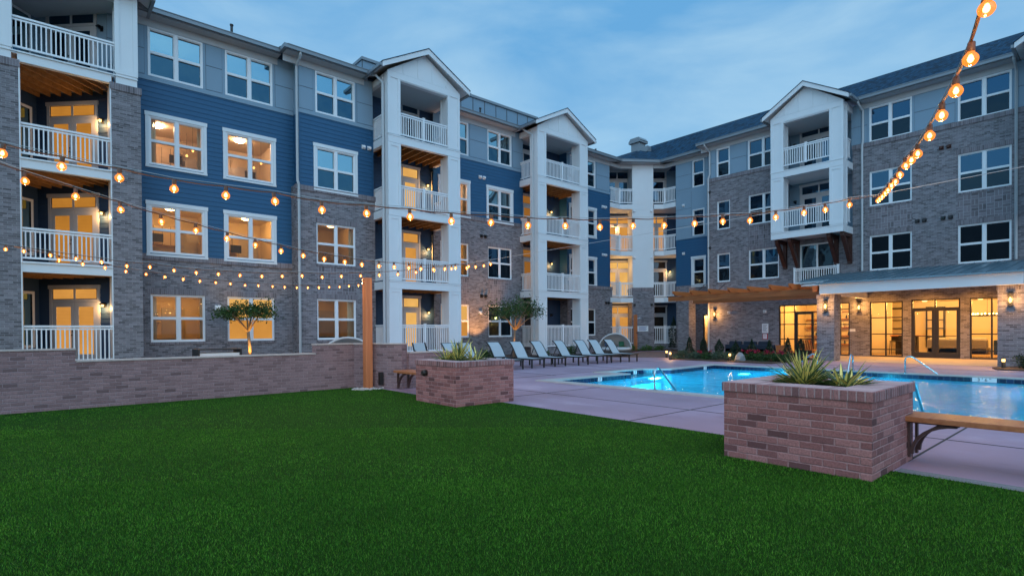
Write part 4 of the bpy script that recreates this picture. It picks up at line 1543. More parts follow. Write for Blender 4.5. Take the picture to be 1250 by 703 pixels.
for i in range(4):
    sg.box(FP, 0.40, 0.98 - 0.08 * (i % 2), 0.04, 0.043, 1.63 - i * 0.075, 1.66 - i * 0.075, 'signblue')
tag(rebase(sg.build('pool_rules_sign'), (31.9, 22.9, 1.53)), 'white sign with blue print on the brick base of the corner pier', 'sign')
for (u, z, nm) in ((-16.70, 2.46, 0), (-14.49, 2.47, 0), (-9.93, 1.35, 1)):
    v = MB()
    if nm:
        v.box(FR_, u - 0.13, u + 0.13, 0, 0.02, z - 0.07, z + 0.07, 'whiteb')
    else:
        v.box(FR_, u - 0.08, u + 0.08, 0, 0.09, z - 0.08, z + 0.08, 'whiteb')
        v.box(FR_, u - 0.05, u + 0.05, 0.09, 0.12, z - 0.05, z + 0.03, 'pipe')
    v.build('junction_box', BLD)


# wall lamps at the clubhouse: tall glass lanterns
def lantern(name, fr, u, d, z, label, energy):
    mb = MB()
    mb.box(fr, u - 0.06, u + 0.06, d, d + 0.025, z - 0.26, z + 0.30, 'black')
    mb.box(fr, u - 0.075, u + 0.075, d + 0.025, d + 0.17, z + 0.20, z + 0.235, 'black')
    mb.box(fr, u - 0.075, u + 0.075, d + 0.025, d + 0.17, z - 0.235, z - 0.205, 'black')
    for q in (-0.07, 0.058):
        for e in (0.026, 0.156):
            mb.box(fr, u + q, u + q + 0.012, d + e, d + e + 0.012, z - 0.205, z + 0.20, 'black')
    o = mb.build(name)
    g = MB()
    g.lathe(fr.p(u, d + 0.095, z - 0.12), [(0.02, 0.0), (0.042, 0.05), (0.042, 0.14), (0.02, 0.2)], 'sconce', 10)
    g.build('glass', o)
    tag(o, label, 'wall lamp', 'lanterns on the clubhouse brickwork')
    light('lantern_light', 'POINT', fr.p(u, d + 0.34, z), energy, (1.0, 0.48, 0.13), o, 0.05)
    return o


FPL = Fr((26.6, 0), (0, -1))
lantern('wall_lantern', FPL, -9.26, 0.0, 2.45, 'glowing amber lantern on the porch pillar that stands beside the pergola', 42)
lantern('wall_lantern', FPL, -3.12, 0.0, 2.45, 'glowing amber lantern on the porch pillar at the edge of the photo', 42)
lantern('wall_lantern', FR_, -9.62, 0.0, 2.55, 'glowing amber lantern on the brick wall under the porch roof', 42)
lantern('wall_lantern', FR_, -17.62, 0.0, 2.42, 'glowing amber lantern on the brick wall under the pergola by the lit doorway', 60)

# ------------------------------------------------------------------ porch
PO = tag(empty('porch', (27.0, 6.2, 0)), 'clubhouse porch with two brick pillars, white fascia and standing seam metal roof', 'porch')
MAT['metalroof'] = simple('blue grey standing seam roof', (0.16, 0.24, 0.29), 0.35, 0.5, var=0.05)
for ya, yb in ((8.93, 9.64), (2.72, 3.48)):
    mb = MB()
    mb.wbox(26.6, 27.35, ya, yb, -0.1, 2.80, 'brick')
    mb.wbox(26.58, 27.37, ya - 0.02, yb + 0.02, 2.801, 2.965, 'soldier')
    mb.build('pillar', PO)
mb = MB()
mb.wbox(26.28, 26.44, 2.75, 9.42, 2.97, 3.40, 'white')
mb.wbox(26.44, 32.18, 9.24, 9.42, 2.97, 3.40, 'white')
mb.wbox(26.44, 32.18, 2.75, 2.90, 2.97, 3.40, 'white')
mb.build('fascia', PO)
mb = MB()
mb.wbox(26.45, 32.18, 2.91, 9.23, 3.33, 3.36, 'white')
mb.wbox(28.1, 32.18, 9.43, 10.9, 3.50, 3.54, 'white')
mb.build('ceiling_board', PO)
mb = MB()


def rz(x):
    return 3.43 + 0.15 * (x - 26.2)


P6 = [(26.16, 2.65), (32.2, 2.65), (32.2, 10.95), (28.0, 10.95), (28.0, 9.5), (26.16, 9.5)]
mb.face([(x, y, rz(x) + 0.03) for x, y in P6], 'metalroof')
mb.face([(x, y, rz(x) - 0.03) for x, y in P6][::-1], 'white')
for a, b in zip(P6, P6[1:] + P6[:1]):
    mb.face([(*a, rz(a[0]) - 0.03), (*b, rz(b[0]) - 0.03), (*b, rz(b[0]) + 0.03), (*a, rz(a[0]) + 0.03)], 'metalroof')
y = 2.9
while y < 10.9:
    xa = 26.17 if y < 9.5 else 28.01
    mb.bar((xa, y, rz(xa) + 0.05), (32.18, y, rz(32.18) + 0.05), 0.025, 0.05, 'metalroof')
    y += 0.42
mb.wbox(26.06, 26.16, 2.65, 9.5, 3.40, 3.455, 'metalroof')
mb.build('roof', PO)
downspout([(27.95, 9.95, 3.66), (27.95, 9.95, 3.50), (27.35, 9.70, 3.10), (26.9, 9.69, 2.95), (26.9, 9.69, 0.05)], PO)
for y in (8.2, 6.4, 4.6):
    d_ = MB()
    d_.lathe((29.4, y, 3.295), [(0.07, 0), (0.09, 0.03)], 'downlight', 12)
    d_.build('ceiling_lamp', PO)
    light('porch_spot', 'SPOT', (29.4, y, 3.25), 230, (1.0, 0.50, 0.13), PO, 0.08, target=(29.4, y, 0), spot=150, blend=0.8)
    light('porch_spot', 'SPOT', (30.9, y + 0.3, 3.25), 170, (1.0, 0.42, 0.07), PO, 0.08, target=(32.2, y + 0.3, 1.0), spot=120, blend=0.8)  # added spot without a fitting, washes the brick wall amber

# ------------------------------------------------------------------ pergola
PG = tag(empty('pergola', (28.5, 14.7, 3.1)), 'stained cedar pergola with seven rafters along the clubhouse wall', 'pergola')
mb = MB()
mb.wbox(28.42, 28.58, 10.0, 18.55, 3.12, 3.39, 'cedary')
mb.build('front_beam', PG)
mb = MB()
mb.wbox(31.25, 31.40, 10.95, 18.6, 3.06, 3.29, 'cedary')
mb.build('back_beam', PG)
for y in (17.55, 16.45, 15.35, 14.25, 13.2, 12.1, 11.15):
    mb = MB()
    mb.prism(Fr((0, 0), (1, 0)), [(27.35, 3.52), (27.60, 3.392), (32.18, 3.392), (32.18, 3.63), (27.35, 3.63)], -y - 0.045, -y + 0.045, 'cedarx')
    mb.build('rafter', PG)
for y in (18.3, 16.9):
    mb = MB()
    mb.bar((32.1, y, 4.25), (30.4, y, 3.40), 0.03, 0.03, 'black')
    mb.build('tie_rod', PG)
mb = MB()
mb.wbox(26.62, 28.4, 9.66, 9.84, 3.12, 3.39, 'cedarx')
mb.build('end_beam', PG)

# ------------------------------------------------------------------ ground, deck, lawn, pool
MAT['earth'] = simple('dark soil', (0.05, 0.04, 0.03), 0.95, var=0.3, vscale=20)
MAT['mulch'] = simple('brown mulch', (0.085, 0.045, 0.028), 0.95, var=0.5, vscale=30, bump=0.8, bscale=60)


def deck_mat():
    m, nt, out = newmat('pinkish pool deck concrete')
    h = NT(nt)
    p = h.pos()
    n1 = h.noise(0.55, 6.0, p, 0.62)
    n2 = h.noise(5.0, 5.0, p, 0.7)
    n3 = h.noise(90.0, 3.0, p)
    c = h.ramp(n1, [(0.30, (0.29, 0.180, 0.240)), (0.55, (0.375, 0.250, 0.335)), (0.75, (0.44, 0.325, 0.42))])
    c = h.mix(h.m('MULTIPLY', n2, 0.35), c, (0.32, 0.18, 0.235, 1))
    c = h.mix(h.m('MULTIPLY', n3, 0.15), c, (0.5, 0.42, 0.40, 1))
    bn = h.n('ShaderNodeBump', {'Strength': 0.25, 'Distance': 0.004, 'Height': h.m('ADD', n3, h.m('MULTIPLY', n2, 0.6))})
    n4 = h.noise(0.9, 7.0, h.n('ShaderNodeVectorMath', {0: p, 1: (1.0, 0.35, 1.0)}, operation='MULTIPLY').outputs[0], 0.72)
    c = h.mix(h.n('ShaderNodeMapRange', {'Value': n4, 'From Min': 0.56, 'From Max': 0.72, 'To Max': 0.55}).outputs[0], c, (0.59, 0.46, 0.56, 1))
    c = h.mix(h.n('ShaderNodeMapRange', {'Value': n4, 'From Min': 0.44, 'From Max': 0.30, 'To Max': 0.6}).outputs[0], c, (0.20, 0.11, 0.145, 1))
    rg = h.n('ShaderNodeMapRange', {'Value': n1, 'From Min': 0.3, 'From Max': 0.7, 'To Min': 0.48, 'To Max': 0.75}).outputs[0]
    bs = h.n('ShaderNodeBsdfPrincipled', {'Base Color': c, 'Roughness': rg, 'Normal': bn.outputs[0]})
    nt.links.new(bs.outputs[0], out.inputs[0])
    return m


MAT['deck'] = deck_mat()
MAT['joint'] = simple('deck joint', (0.06, 0.045, 0.04), 0.9)
MAT['coping'] = simple('pale pool coping', (0.46, 0.42, 0.40), 0.7, var=0.15, vscale=4, bump=0.2)
MAT['path'] = brick('red brick paved path', [(0.20, 0.09, 0.07), (0.27, 0.13, 0.10), (0.32, 0.17, 0.13)], (0.25, 0.2, 0.18), bw=0.2, bh=0.1, joint=0.006)
MAT['paver'] = brick('grey soldier pavers', [(0.20, 0.20, 0.20), (0.28, 0.28, 0.28), (0.36, 0.36, 0.36)], (0.14, 0.14, 0.14), bh=0.10, joint=0.008, mode='soldier', dark=0.02)

INN = [(10.95, -8), (10.95, 10.88), (14.40, 10.80), (14.40, 11.75), (16.42, 11.75), (17.05, 11.00), (20.40, 11.22), (20.40, -8)]
OUT = [(10.60, -8), (10.60, 11.25), (14.05, 11.16), (14.05, 12.10), (16.60, 12.10), (17.22, 11.36), (20.76, 11.58), (20.76, -8)]
XL = 6.95
mb = MB()
for a, b in zip(OUT, OUT[1:]):
    if abs(a[0] - b[0]) > 0.01:
        mb.face([(a[0], a[1], 0), (b[0], b[1], 0), (b[0], 60, 0), (a[0], 60, 0)], 'deck')
mb.face([(XL, -8, 0), (10.60, -8, 0), (10.60, 60, 0), (XL, 60, 0)], 'deck')
mb.face([(20.76, -8, 0), (70, -8, 0), (70, 60, 0), (20.76, 60, 0)], 'deck')
mb.face([(6.40, -60, 0), (70, -60, 0), (70, -8, 0), (6.40, -8, 0)], 'deck')
mb.face([(6.40, -8, 0), (XL, -8, 0), (XL, 1.66, 0), (6.40, 1.66, 0)], 'deck')
mb.face([(6.42, 9.6, 0), (XL, 9.6, 0), (XL, 60, 0), (6.42, 60, 0)], 'deck')
deck = kind(mb.build('pool_deck'), 'structure')
mb = MB()
for (xa, ya, xb, yb) in ((8.73, -8, 8.73, 24), (6.99, 1.64, 10.6, 1.64), (6.99, 5.26, 10.6, 5.26), (6.99, 8.9, 10.6, 8.9), (7.3, 12.4, 7.3, 15.0), (10.6, 14.9, 22.5, 14.9), (20.9, 2.2, 26.4, 2.2), (20.9, 9.0, 26.4, 9.0), (6.99, 12.4, 16, 12.4), (12.4, 12.2, 12.4, 22), (16.6, 12.2, 16.6, 22), (20.9, 5.5, 26.5, 5.5), (23.6, -8, 23.6, 9.9)):
    if xa == xb:
        mb.wbox(xa - 0.012, xa + 0.012, ya, yb, 0.0005, 0.004, 'joint')
    else:
        mb.wbox(xa, xb, ya - 0.012, ya + 0.012, 0.0005, 0.0042, 'joint')
kind(mb.build('deck_joint_lines'), 'structure')
mb = MB()
mb.face([(6.42, -8, 0.004), (6.60, -8, 0.004), (6.60, 1.60, 0.004), (6.42, 1.60, 0.004)], 'paver')
kind(mb.build('paver_strip'), 'structure')
MAT['porchfloor'] = simple('beige porch concrete', (0.46, 0.38, 0.31), 0.7, var=0.12, vscale=1.5)
mb = MB()
mb.face([(26.5, 2.4, 0.006), (32.2, 2.4, 0.006), (32.2, 11.2, 0.006), (28.6, 11.2, 0.006), (28.2, 9.9, 0.006), (26.5, 9.9, 0.006)], 'porchfloor')
kind(mb.build('porch_floor'), 'structure')
mb = MB()
B = 900
for q in (((-B, -B), (B, -B), (B, -60), (-B, -60)), ((-B, 60), (B, 60), (B, B), (-B, B)), ((-B, -60), (-60, -60), (-60, 60), (-B, 60)), ((70, -60), (B, -60), (B, 60), (70, 60))):
    mb.face([(x, y, -0.01) for x, y in q], 'earth')
kind(mb.build('ground'), 'structure')


def turf_mat():
    m, nt, out = newmat('green turf')
    h = NT(nt)
    p = h.pos()
    n1 = h.noise(0.5, 5.0, p, 0.6)
    n2 = h.noise(60.0, 4.0, p, 0.8)
    c = h.ramp(n2, [(0.30, (0.006, 0.020, 0.002)), (0.55, (0.020, 0.075, 0.005)), (0.78, (0.045, 0.15, 0.009))])
    c = h.mix(h.m('MULTIPLY', n1, 0.45), c, (0.022, 0.09, 0.007, 1))
    bn = h.n('ShaderNodeBump', {'Strength': 1.0, 'Distance': 0.03, 'Height': n2})
    bs = h.n('ShaderNodeBsdfPrincipled', {'Base Color': c, 'Roughness': 0.9, 'Normal': bn.outputs[0], 'Specular IOR Level': 0.1})
    nt.links.new(bs.outputs[0], out.inputs[0])
    return m


MAT['turf'] = turf_mat()
LAWN = [(-60, -60), (6.40, -60), (6.40, 1.66), (XL, 1.66), (XL, 9.55), (6.42, 9.55), (6.42, 12.6), (6.05, 13.15), (-60, 13.15)]
mb = MB()
mb.face([(-60, -60, 0.005), (6.40, -60, 0.005), (6.40, 60, 0.005), (-60, 60, 0.005)], 'turf')
mb.face([(6.40, 1.66, 0.005), (XL, 1.66, 0.005), (XL, 9.55, 0.005), (6.40, 9.55, 0.005)], 'turf')
kind(mb.build('lawn'), 'structure')


def grass():
    """short blades of turf over the part of the lawn near the camera"""
    rng = np.random.default_rng(3)
    bands = ((3.0, 5.2, 11000), (5.2, 8.0, 4800), (8.0, 14.2, 1300))
    pts = []
    for f0, f1, dens in bands:
        wmax = 0.98
        area = (f1 - f0) * wmax * (f0 + f1)
        n = int(area * dens)
        ff = np.sqrt(rng.uniform(f0 ** 2, f1 ** 2, n))
        ss = rng.uniform(-wmax, wmax, n) * ff
        x = 0.6545 * ff + 0.756 * ss
        y = 0.756 * ff - 0.6545 * ss
        ok = ((x < 6.40) | ((x < 6.93) & (y > 1.66) & (y < 9.55))) & (y < 13.1)
        ok &= ~((x > 5.80) & (y > 1.64) & (y < 3.07)) & ~((x > 5.84) & (y > 8.34) & (y < 9.78))
        ok &= (x + 0.55 * (y - 13.1) < 6.08)| (y < 11.0)
        k = np.stack([x[ok], y[ok]], 1)
        pts.append(np.concatenate([k, np.full((len(k), 1), 1.0 + 0.10 * (f0 - 3))], 1))
    n = 230000
    x, y = rng.uniform(-11, 6.4, n), rng.uniform(-7, 13.1, n)
    ff, ss = 0.6545 * x + 0.756 * y, 0.756 * x - 0.6545 * y
    ok = ~((ff > 3.0) & (ff < 14.2) & (np.abs(ss) < 0.98 * ff))
    ok &= ~((x > 5.80) & (y > 1.64) & (y < 3.07))
    k = np.stack([x[ok], y[ok]], 1)
    pts.append(np.concatenate([k, np.full((len(k), 1), 2.0)], 1))
    P_ = np.concatenate(pts)
    n = len(P_)
    w = 0.0021 * P_[:, 2] * rng.uniform(0.7, 1.3, n)
    hgt = rng.uniform(0.010, 0.024, n)
    an = rng.uniform(0, 2 * np.pi, n)
    la = rng.uniform(0, 2 * np.pi, n)
    ln = rng.uniform(0.0, 0.016, n)
    v = np.zeros((n, 3, 3), np.float32)
    v[:, 0, 0] = P_[:, 0] - np.cos(an) * w
    v[:, 0, 1] = P_[:, 1] - np.sin(an) * w
    v[:, 1, 0] = P_[:, 0] + np.cos(an) * w
    v[:, 1, 1] = P_[:, 1] + np.sin(an) * w
    v[:, 0:2, 2] = 0.004
    v[:, 2, 0] = P_[:, 0] + np.cos(la) * ln
    v[:, 2, 1] = P_[:, 1] + np.sin(la) * ln
    v[:, 2, 2] = 0.005 + hgt
    me = bpy.data.meshes.new('grass')
    me.vertices.add(n * 3)
    me.vertices.foreach_set('co', v.ravel())
    me.loops.add(n * 3)
    me.loops.foreach_set('vertex_index', np.arange(n * 3, dtype=np.int32))
    me.polygons.add(n)
    me.polygons.foreach_set('loop_start', np.arange(0, n * 3, 3, dtype=np.int32))
    me.update(calc_edges=True)
    m, nt, out = newmat('turf blade')
    h = NT(nt)
    gi = h.n('ShaderNodeNewGeometry')
    c = h.ramp(gi.outputs['Random Per Island'], [(0.0, (0.006, 0.026, 0.002)), (0.35, (0.034, 0.14, 0.008)), (0.75, (0.10, 0.31, 0.018)), (0.95, (0.19, 0.42, 0.04)), (1.0, (0.18, 0.24, 0.05))])
    n1 = h.n('ShaderNodeMapRange', {'Value': h.noise(0.8, 6.0, gi.outputs['Position'], 0.7), 'From Min': 0.35, 'From Max': 0.68}).outputs[0]
    c = h.mix(h.m('MULTIPLY', n1, 0.62), c, (0.020, 0.080, 0.006, 1))
    bs = h.n('ShaderNodeBsdfPrincipled', {'Base Color': c, 'Roughness': 0.6, 'Specular IOR Level': 0.15})
    nt.links.new(bs.outputs[0], out.inputs[0])
    me.materials.append(m)
    o = bpy.data.objects.new('grass', me)
    COL.objects.link(o)
    tag(o, 'short dense green turf covering the lawn in front', 'grass')
    kind(o, 'stuff')


grass()

# ---- pool
MAT['plasterpool'] = simple('pale blue pool plaster', (0.09, 0.55, 0.70), 0.7, var=0.06)


def tileband():
    m, nt, out = newmat('navy waterline tile')
    h = NT(nt)
    u, v, p = wall_uv(h)
    a = h.m('DIVIDE', u, 0.155)
    fx = h.m('FRACT', a)
    e = h.m('MINIMUM', fx, h.m('SUBTRACT', 1.0, fx))
    mort = h.m('LESS_THAN', e, 0.045)
    wz = h.n('ShaderNodeTexWhiteNoise', {'W': h.m('FLOOR', a)}, noise_dimensions='1D')
    c = h.ramp(wz.outputs['Value'], [(0.0, (0.003, 0.008, 0.035)), (1.0, (0.010, 0.026, 0.085))])
    c = h.mix(mort, c, (0.06, 0.09, 0.13, 1))
    bs = h.n('ShaderNodeBsdfPrincipled', {'Base Color': c, 'Roughness': 0.2})
    nt.links.new(bs.outputs[0], out.inputs[0])
    return m


MAT['tile'] = tileband()


def water_mat():
    m, nt, out = newmat('pool water surface')
    h = NT(nt)
    p = h.pos()
    mpn = h.n('ShaderNodeMapping', {'Vector': p})
    mpn.inputs['Rotation'].default_value = (0, 0, -0.857)
    mpn.inputs['Scale'].default_value = (2.2, 0.9, 1.0)
    n1 = h.noise(1.35, 3.0, mpn.outputs[0], 0.55)
    n2 = h.noise(4.5, 2.0, mpn.outputs[0], 0.5)
    ht = h.m('ADD', n1, h.m('MULTIPLY', n2, 0.25))
    bn = h.n('ShaderNodeBump', {'Strength': 0.9, 'Distance': 0.11, 'Height': ht})
    t = h.n('ShaderNodeBsdfTransparent', {'Color': (0.55, 0.93, 0.97, 1)})
    r = h.n('ShaderNodeBsdfRefraction', {'Color': (0.55, 0.93, 0.97, 1), 'Roughness': 0.0, 'IOR': 1.33, 'Normal': bn.outputs[0]})
    tr = h.n('ShaderNodeMixShader', {0: 0.6, 1: t.outputs[0], 2: r.outputs[0]})
    g = h.n('ShaderNodeBsdfGlossy', {'Color': (1, 1, 1, 1), 'Roughness': 0.05, 'Normal': bn.outputs[0]})
    fr_ = h.n('ShaderNodeFresnel', {'IOR': 1.33, 'Normal': bn.outputs[0]})
    ms = h.n('ShaderNodeMixShader', {0: h.m('MULTIPLY', fr_.outputs[0], 0.52), 1: tr.outputs[0], 2: g.outputs[0]})
    nt.links.new(ms.outputs[0], out.inputs[0])
    return m


MAT['water'] = water_mat()
mb = MB()
n = len(INN)
ZW, ZB = -0.13, -1.15
for i in range(n):
    j = (i + 1) % n
    a, b = INN[i], INN[j]
    mb.face([(*a, ZB), (*b, ZB), (*b, -0.20), (*a, -0.20)], 'plasterpool')
    mb.face([(*a, -0.20), (*b, -0.20), (*b, -0.005), (*a, -0.005)], 'tile')
mb.face([(x, y, ZB) for x, y in INN][::-1], 'plasterpool')
# shallow ledge along the near edge
mb.wbox(10.96, 11.75, 2.6, 10.8, -0.8, -0.42, 'plasterpool')
mb.wbox(14.45, 16.4, 11.0, 11.7, -0.8, -0.40, 'plasterpool')
kind(mb.build('pool_basin'), 'structure')
mb = MB()
for i in range(n - 1):
    a, b, c, d_ = INN[i], INN[i + 1], OUT[i + 1], OUT[i]
    mb.face([(*a, 0.03), (*b, 0.03), (*c, 0.03), (*d_, 0.03)], 'coping')
    mb.face([(*a, -0.012), (*b, -0.012), (*b, 0.03), (*a, 0.03)], 'coping')
    mb.face([(*c, 0.0), (*d_, 0.0), (*d_, 0.03), (*c, 0.03)], 'coping')
kind(mb.build('pool_coping'), 'structure')
mb = MB()
mb.face([(x, y, ZW) for x, y in INN][::-1], 'water')
kind(mb.build('water'), 'structure')
NUW = 0
for (x, y, lab, nrm) in ((11.3, 9.15, 'round underwater lamp on the near ledge, left of the first handrail', (0, 0, 1)), (11.3, 6.35, 'round underwater lamp on the near ledge, just past the first handrail', (0, 0, 1))):
    v = MB()
    v.lathe((x, y, -0.415), [(0.12, 0), (0.12, 0.03), (0.09, 0.035)], 'poollamp', 14)
    o = tag(rebase(v.build('pool_lamp'), (x, y, -0.41)), lab, 'pool lamp', 'lamps under the pool water')
for (x, y, z, e) in ((11.6, 9.0, -0.30, 26), (12.3, 7.2, -0.55, 55), (12.6, 4.2, -0.55, 40), (15.5, 10.6, -0.6, 65), (19.3, 9.4, -0.75, 14), (19.4, 5.5, -0.7, 20), (15.6, 6.4, -0.8, 22), (18.5, 1.5, -0.55, 30), (13.5, 0.5, -0.55, 30)):
    light('pool_light', 'POINT', (x, y, z), e * (6.0 if y > 10 else 3.6 if y > 6.5 else 2.6), (0.06, 0.66, 1.0), None, 0.15)


def text(name, body, size, loc, rot, mat, parent=None, ext=0.002):
    c = bpy.data.curves.new(name, 'FONT')
    c.body = body
    c.size = size
    c.extrude = ext
    c.align_x = 'CENTER'
    c.align_y = 'CENTER'
    c.materials.append(MAT[mat])
    tmp = bpy.data.objects.new(name, c)
    COL.objects.link(tmp)
    bpy.context.view_layer.update()
    me = bpy.data.meshes.new_from_object(tmp.evaluated_get(bpy.context.evaluated_depsgraph_get()))
    bpy.data.objects.remove(tmp)
    o = bpy.data.objects.new(name, me)
    COL.objects.link(o)
    o.location = loc
    o.rotation_euler = rot
    if parent is not None:
        o.parent = parent
        o.location = Vector(loc) - parent_world(parent)
    return o


for (y, lab) in ((2.95, "white depth marker reading 3' 6'' in the tile band of the far pool edge"),):
    v = MB()
    v.wbox(20.385, 20.398, y - 0.27, y + 0.27, -0.125, -0.006, 'whiteb')
    o = tag(rebase(v.build('depth_marker'), (20.39, y, -0.07)), lab, 'depth marker')
    text('lettering', "3 ' 6 ''", 0.13, (20.383, y, -0.066), (math.pi / 2, 0, -math.pi / 2), 'black', o)
for (x, y, lab, sx) in ((12.9, 10.83, 'small white depth tile on the short left pool edge nearest the loungers', 1), (15.9, 11.74, 'small white depth tile in the pool alcove by the loungers', 1), (19.6, 11.16, 'small white depth tile near the far left corner of the pool', 1)):
    v = MB()
    v.wbox(x - 0.09, x + 0.09, y - 0.02, y - 0.003, -0.125, -0.006, 'whiteb')
    o = tag(rebase(v.build('depth_marker'), (x, y, -0.07)), lab, 'depth marker', 'depth tiles')
    text('lettering', "3'", 0.11, (x, y - 0.022, -0.066), (math.pi / 2, 0, 0), 'black', o)

MAT['steel'] = simple('polished steel', (0.55, 0.58, 0.60), 0.18, 1.0, var=0.03)


def handrail(x, y, ang, lab, h_=0.52, run=0.72, drop=-0.16):
    t = empty('handrail', (x, y, 0.03))
    v = MB()
    v.tube([(0, 0, 0), (0, 0, h_ - 0.10), (0.02, 0, h_ - 0.04), (0.07, 0, h_ - 0.008), (0.13, 0, h_), (0.19, 0, h_ - 0.012), (0.24, 0, h_ - 0.05), (run, 0, drop + 0.03), (run + 0.02, 0, drop - 0.3)], 0.024, 'steel', 10)
    v.build('rail', t, loc=(x, y, 0.03), smooth=True)
    f = MB()
    f.lathe((0, 0, 0), [(0.06, 0), (0.06, 0.012), (0.035, 0.022)], 'steel', 14)
    f.build('floor_flange', t, loc=(x, y, 0.03))
    t.rotation_euler = (0, 0, ang)
    tag(t, lab, 'handrail', 'steel handrails at the pool')


handrail(10.80, 7.42, 0.0, 'steel handrail on the near coping, in front of the turquoise water', h_=0.50, run=0.95)
handrail(10.86, 2.50, 0.0, 'steel handrail running down into the water behind the big planter', h_=0.50, run=0.85)
handrail(20.46, 4.85, -math.pi / 2, 'steel handrail on the far coping before the double glass doors', h_=0.52, run=0.80, drop=0.0)
handrail(20.55, 6.33, math.pi, 'steel handrail on the far coping beside the yucca tips', h_=0.54, run=0.55)
handrail(20.5, 7.42, math.pi / 2, 'steel handrail half hidden behind the yucca before the left porch pillar', h_=0.52, run=0.75, drop=0.0)

# ------------------------------------------------------------------ garden wall and planters
def garden_wall():
    t = tag(empty('garden_wall', (2.5, 13.15, 0)), 'long low rosy brick garden wall stepping up behind the lawn', 'garden wall')
    mb = MB()
    mb.wbox(-3.0, 0.50, 13.15, 13.42, -0.1, 1.115, 'gbrick')
    mb.wbox(0.50, 5.08, 13.15, 13.42, -0.1, 0.885, 'gbrick')
    mb.wbox(5.08, 6.05, 13.15, 13.42, -0.1, 1.105, 'gbrick')
    # chamfered end and lower continuation
    mb.slab([(6.05, 13.15), (6.74, 11.95), (6.97, 12.08), (6.20, 13.42), (6.05, 13.42)], -0.1, 1.105, 'gbrick')
    mb.slab([(6.98, 12.0), (8.4, 12.0), (8.4, 12.26), (6.88, 12.26)], -0.1, 0.88, 'gbrick')
    mb.build('brickwork', t)
    cp = MB()
    cp.wbox(-3.0, 0.515, 13.13, 13.44, 1.1155, 1.145, 'cap')
    cp.wbox(0.516, 5.065, 13.13, 13.44, 0.8855, 0.915, 'cap')
    cp.wbox(5.066, 6.04, 13.13, 13.44, 1.1055, 1.135, 'cap')
    cp.slab([(6.041, 13.13), (6.725, 11.93), (6.99, 12.08), (6.21, 13.44), (6.041, 13.44)], 1.1055, 1.135, 'cap')
    cp.slab([(6.995, 11.98), (8.42, 11.98), (8.42, 12.28), (6.90, 12.28)], 0.8805, 0.91, 'cap')
    cp.build('coping', t)
    ob = MB()
    ob.wbox(6.36, 6.46, 12.36, 12.44, 0.10, 0.42, 'bronze')
    ob.build('outlet_box', t)
    return t


garden_wall()


def planter(x0, x1, y0, y1, zt, label, lamp=None):
    t = tag(empty('brick_planter', ((x0 + x1) / 2, (y0 + y1) / 2, 0)), label, 'planter', 'brick planters at the lawn edge')
    mb = MB()
    w = 0.30
    zb = zt - 0.098
    mb.wbox(x0, x1, y0, y0 + w, -0.1, zb, 'pbrick')
    mb.wbox(x0, x1, y1 - w, y1, -0.1, zb, 'pbrick')
    mb.wbox(x0, x0 + w, y0 + w, y1 - w, -0.1, zb, 'pbrick')
    mb.wbox(x1 - w, x1, y0 + w, y1 - w, -0.1, zb, 'pbrick')
    mb.build('brickwork', t)
    c = MB()
    o = 0.018
    wi = w + 0.02
    c.wbox(x0 - o, x1 + o, y0 - o, y0 + wi, zb + 0.001, zt, 'psoldier')
    c.wbox(x0 - o, x1 + o, y1 - wi, y1 + o, zb + 0.001, zt, 'psoldier')
    c.wbox(x0 - o, x0 + wi, y0 + wi, y1 - wi, zb + 0.001, zt - 0.0005, 'psoldier')
    c.wbox(x1 - wi, x1 + o, y0 + wi, y1 - wi, zb + 0.001, zt - 0.0005, 'psoldier')
    c.build('coping', t, bevel=0.006)
    c = MB()
    # thin lime wash of mortar on the top faces
    for (a, b, e, f) in ((x0, x1, y0, y0 + wi - 0.01), (x0, x1, y1 - wi + 0.01, y1), (x0, x0 + wi - 0.01, y0 + wi, y1 - wi), (x1 - wi + 0.01, x1, y0 + wi, y1 - wi)):
        c.wbox(a, b, e, f, zt + 0.0005, zt + 0.003, 'washx' if (b - a) > 1 else 'washy')
    c.build('mortar_wash', t)
    s = MB()
    nx = 14
    r = random.Random(5)
    hts = {}
    for i in range(nx + 1):
        for j in range(nx + 1):
            hts[i, j] = zt - 0.075 + r.uniform(-0.015, 0.02)
    ax, bx, ay, by = x0 + wi, x1 - wi, y0 + wi, y1 - wi
    for i in range(nx):
        for j in range(nx):
            q = []
            for di, dj in ((0, 0), (1, 0), (1, 1), (0, 1)):
                q.append((ax + (bx - ax) * (i + di) / nx, ay + (by - ay) * (j + dj) / nx, hts[i + di, j + dj]))
            s.face(q, 'mulch')
    s.build('soil', t, smooth=True)
    if lamp:
        v = MB()
        x, y, z = lamp
        v.lathe((x, y, z), [(0.06, 0), (0.065, 0.05), (0.045, 0.09)], 'bronze', 12, axis=(-1, 0, 0))
        v.build('step_lamp', t)
    return t


planter(5.80, 7.17, 1.63, 3.07, 0.835, 'big rosy brick planter nearest the camera, yuccas on top and bench at its side')
planter(5.84, 7.26, 8.35, 9.77, 0.845, 'farther brick planter on the lawn edge, standing before the row of loungers', lamp=(5.83, 9.37, 0.60))

MAT['yg'] = simple('yucca green', (0.075, 0.125, 0.04), 0.5, var=0.2)
MAT['yc'] = simple('yucca cream edge', (0.80, 0.70, 0.22), 0.5, var=0.15)


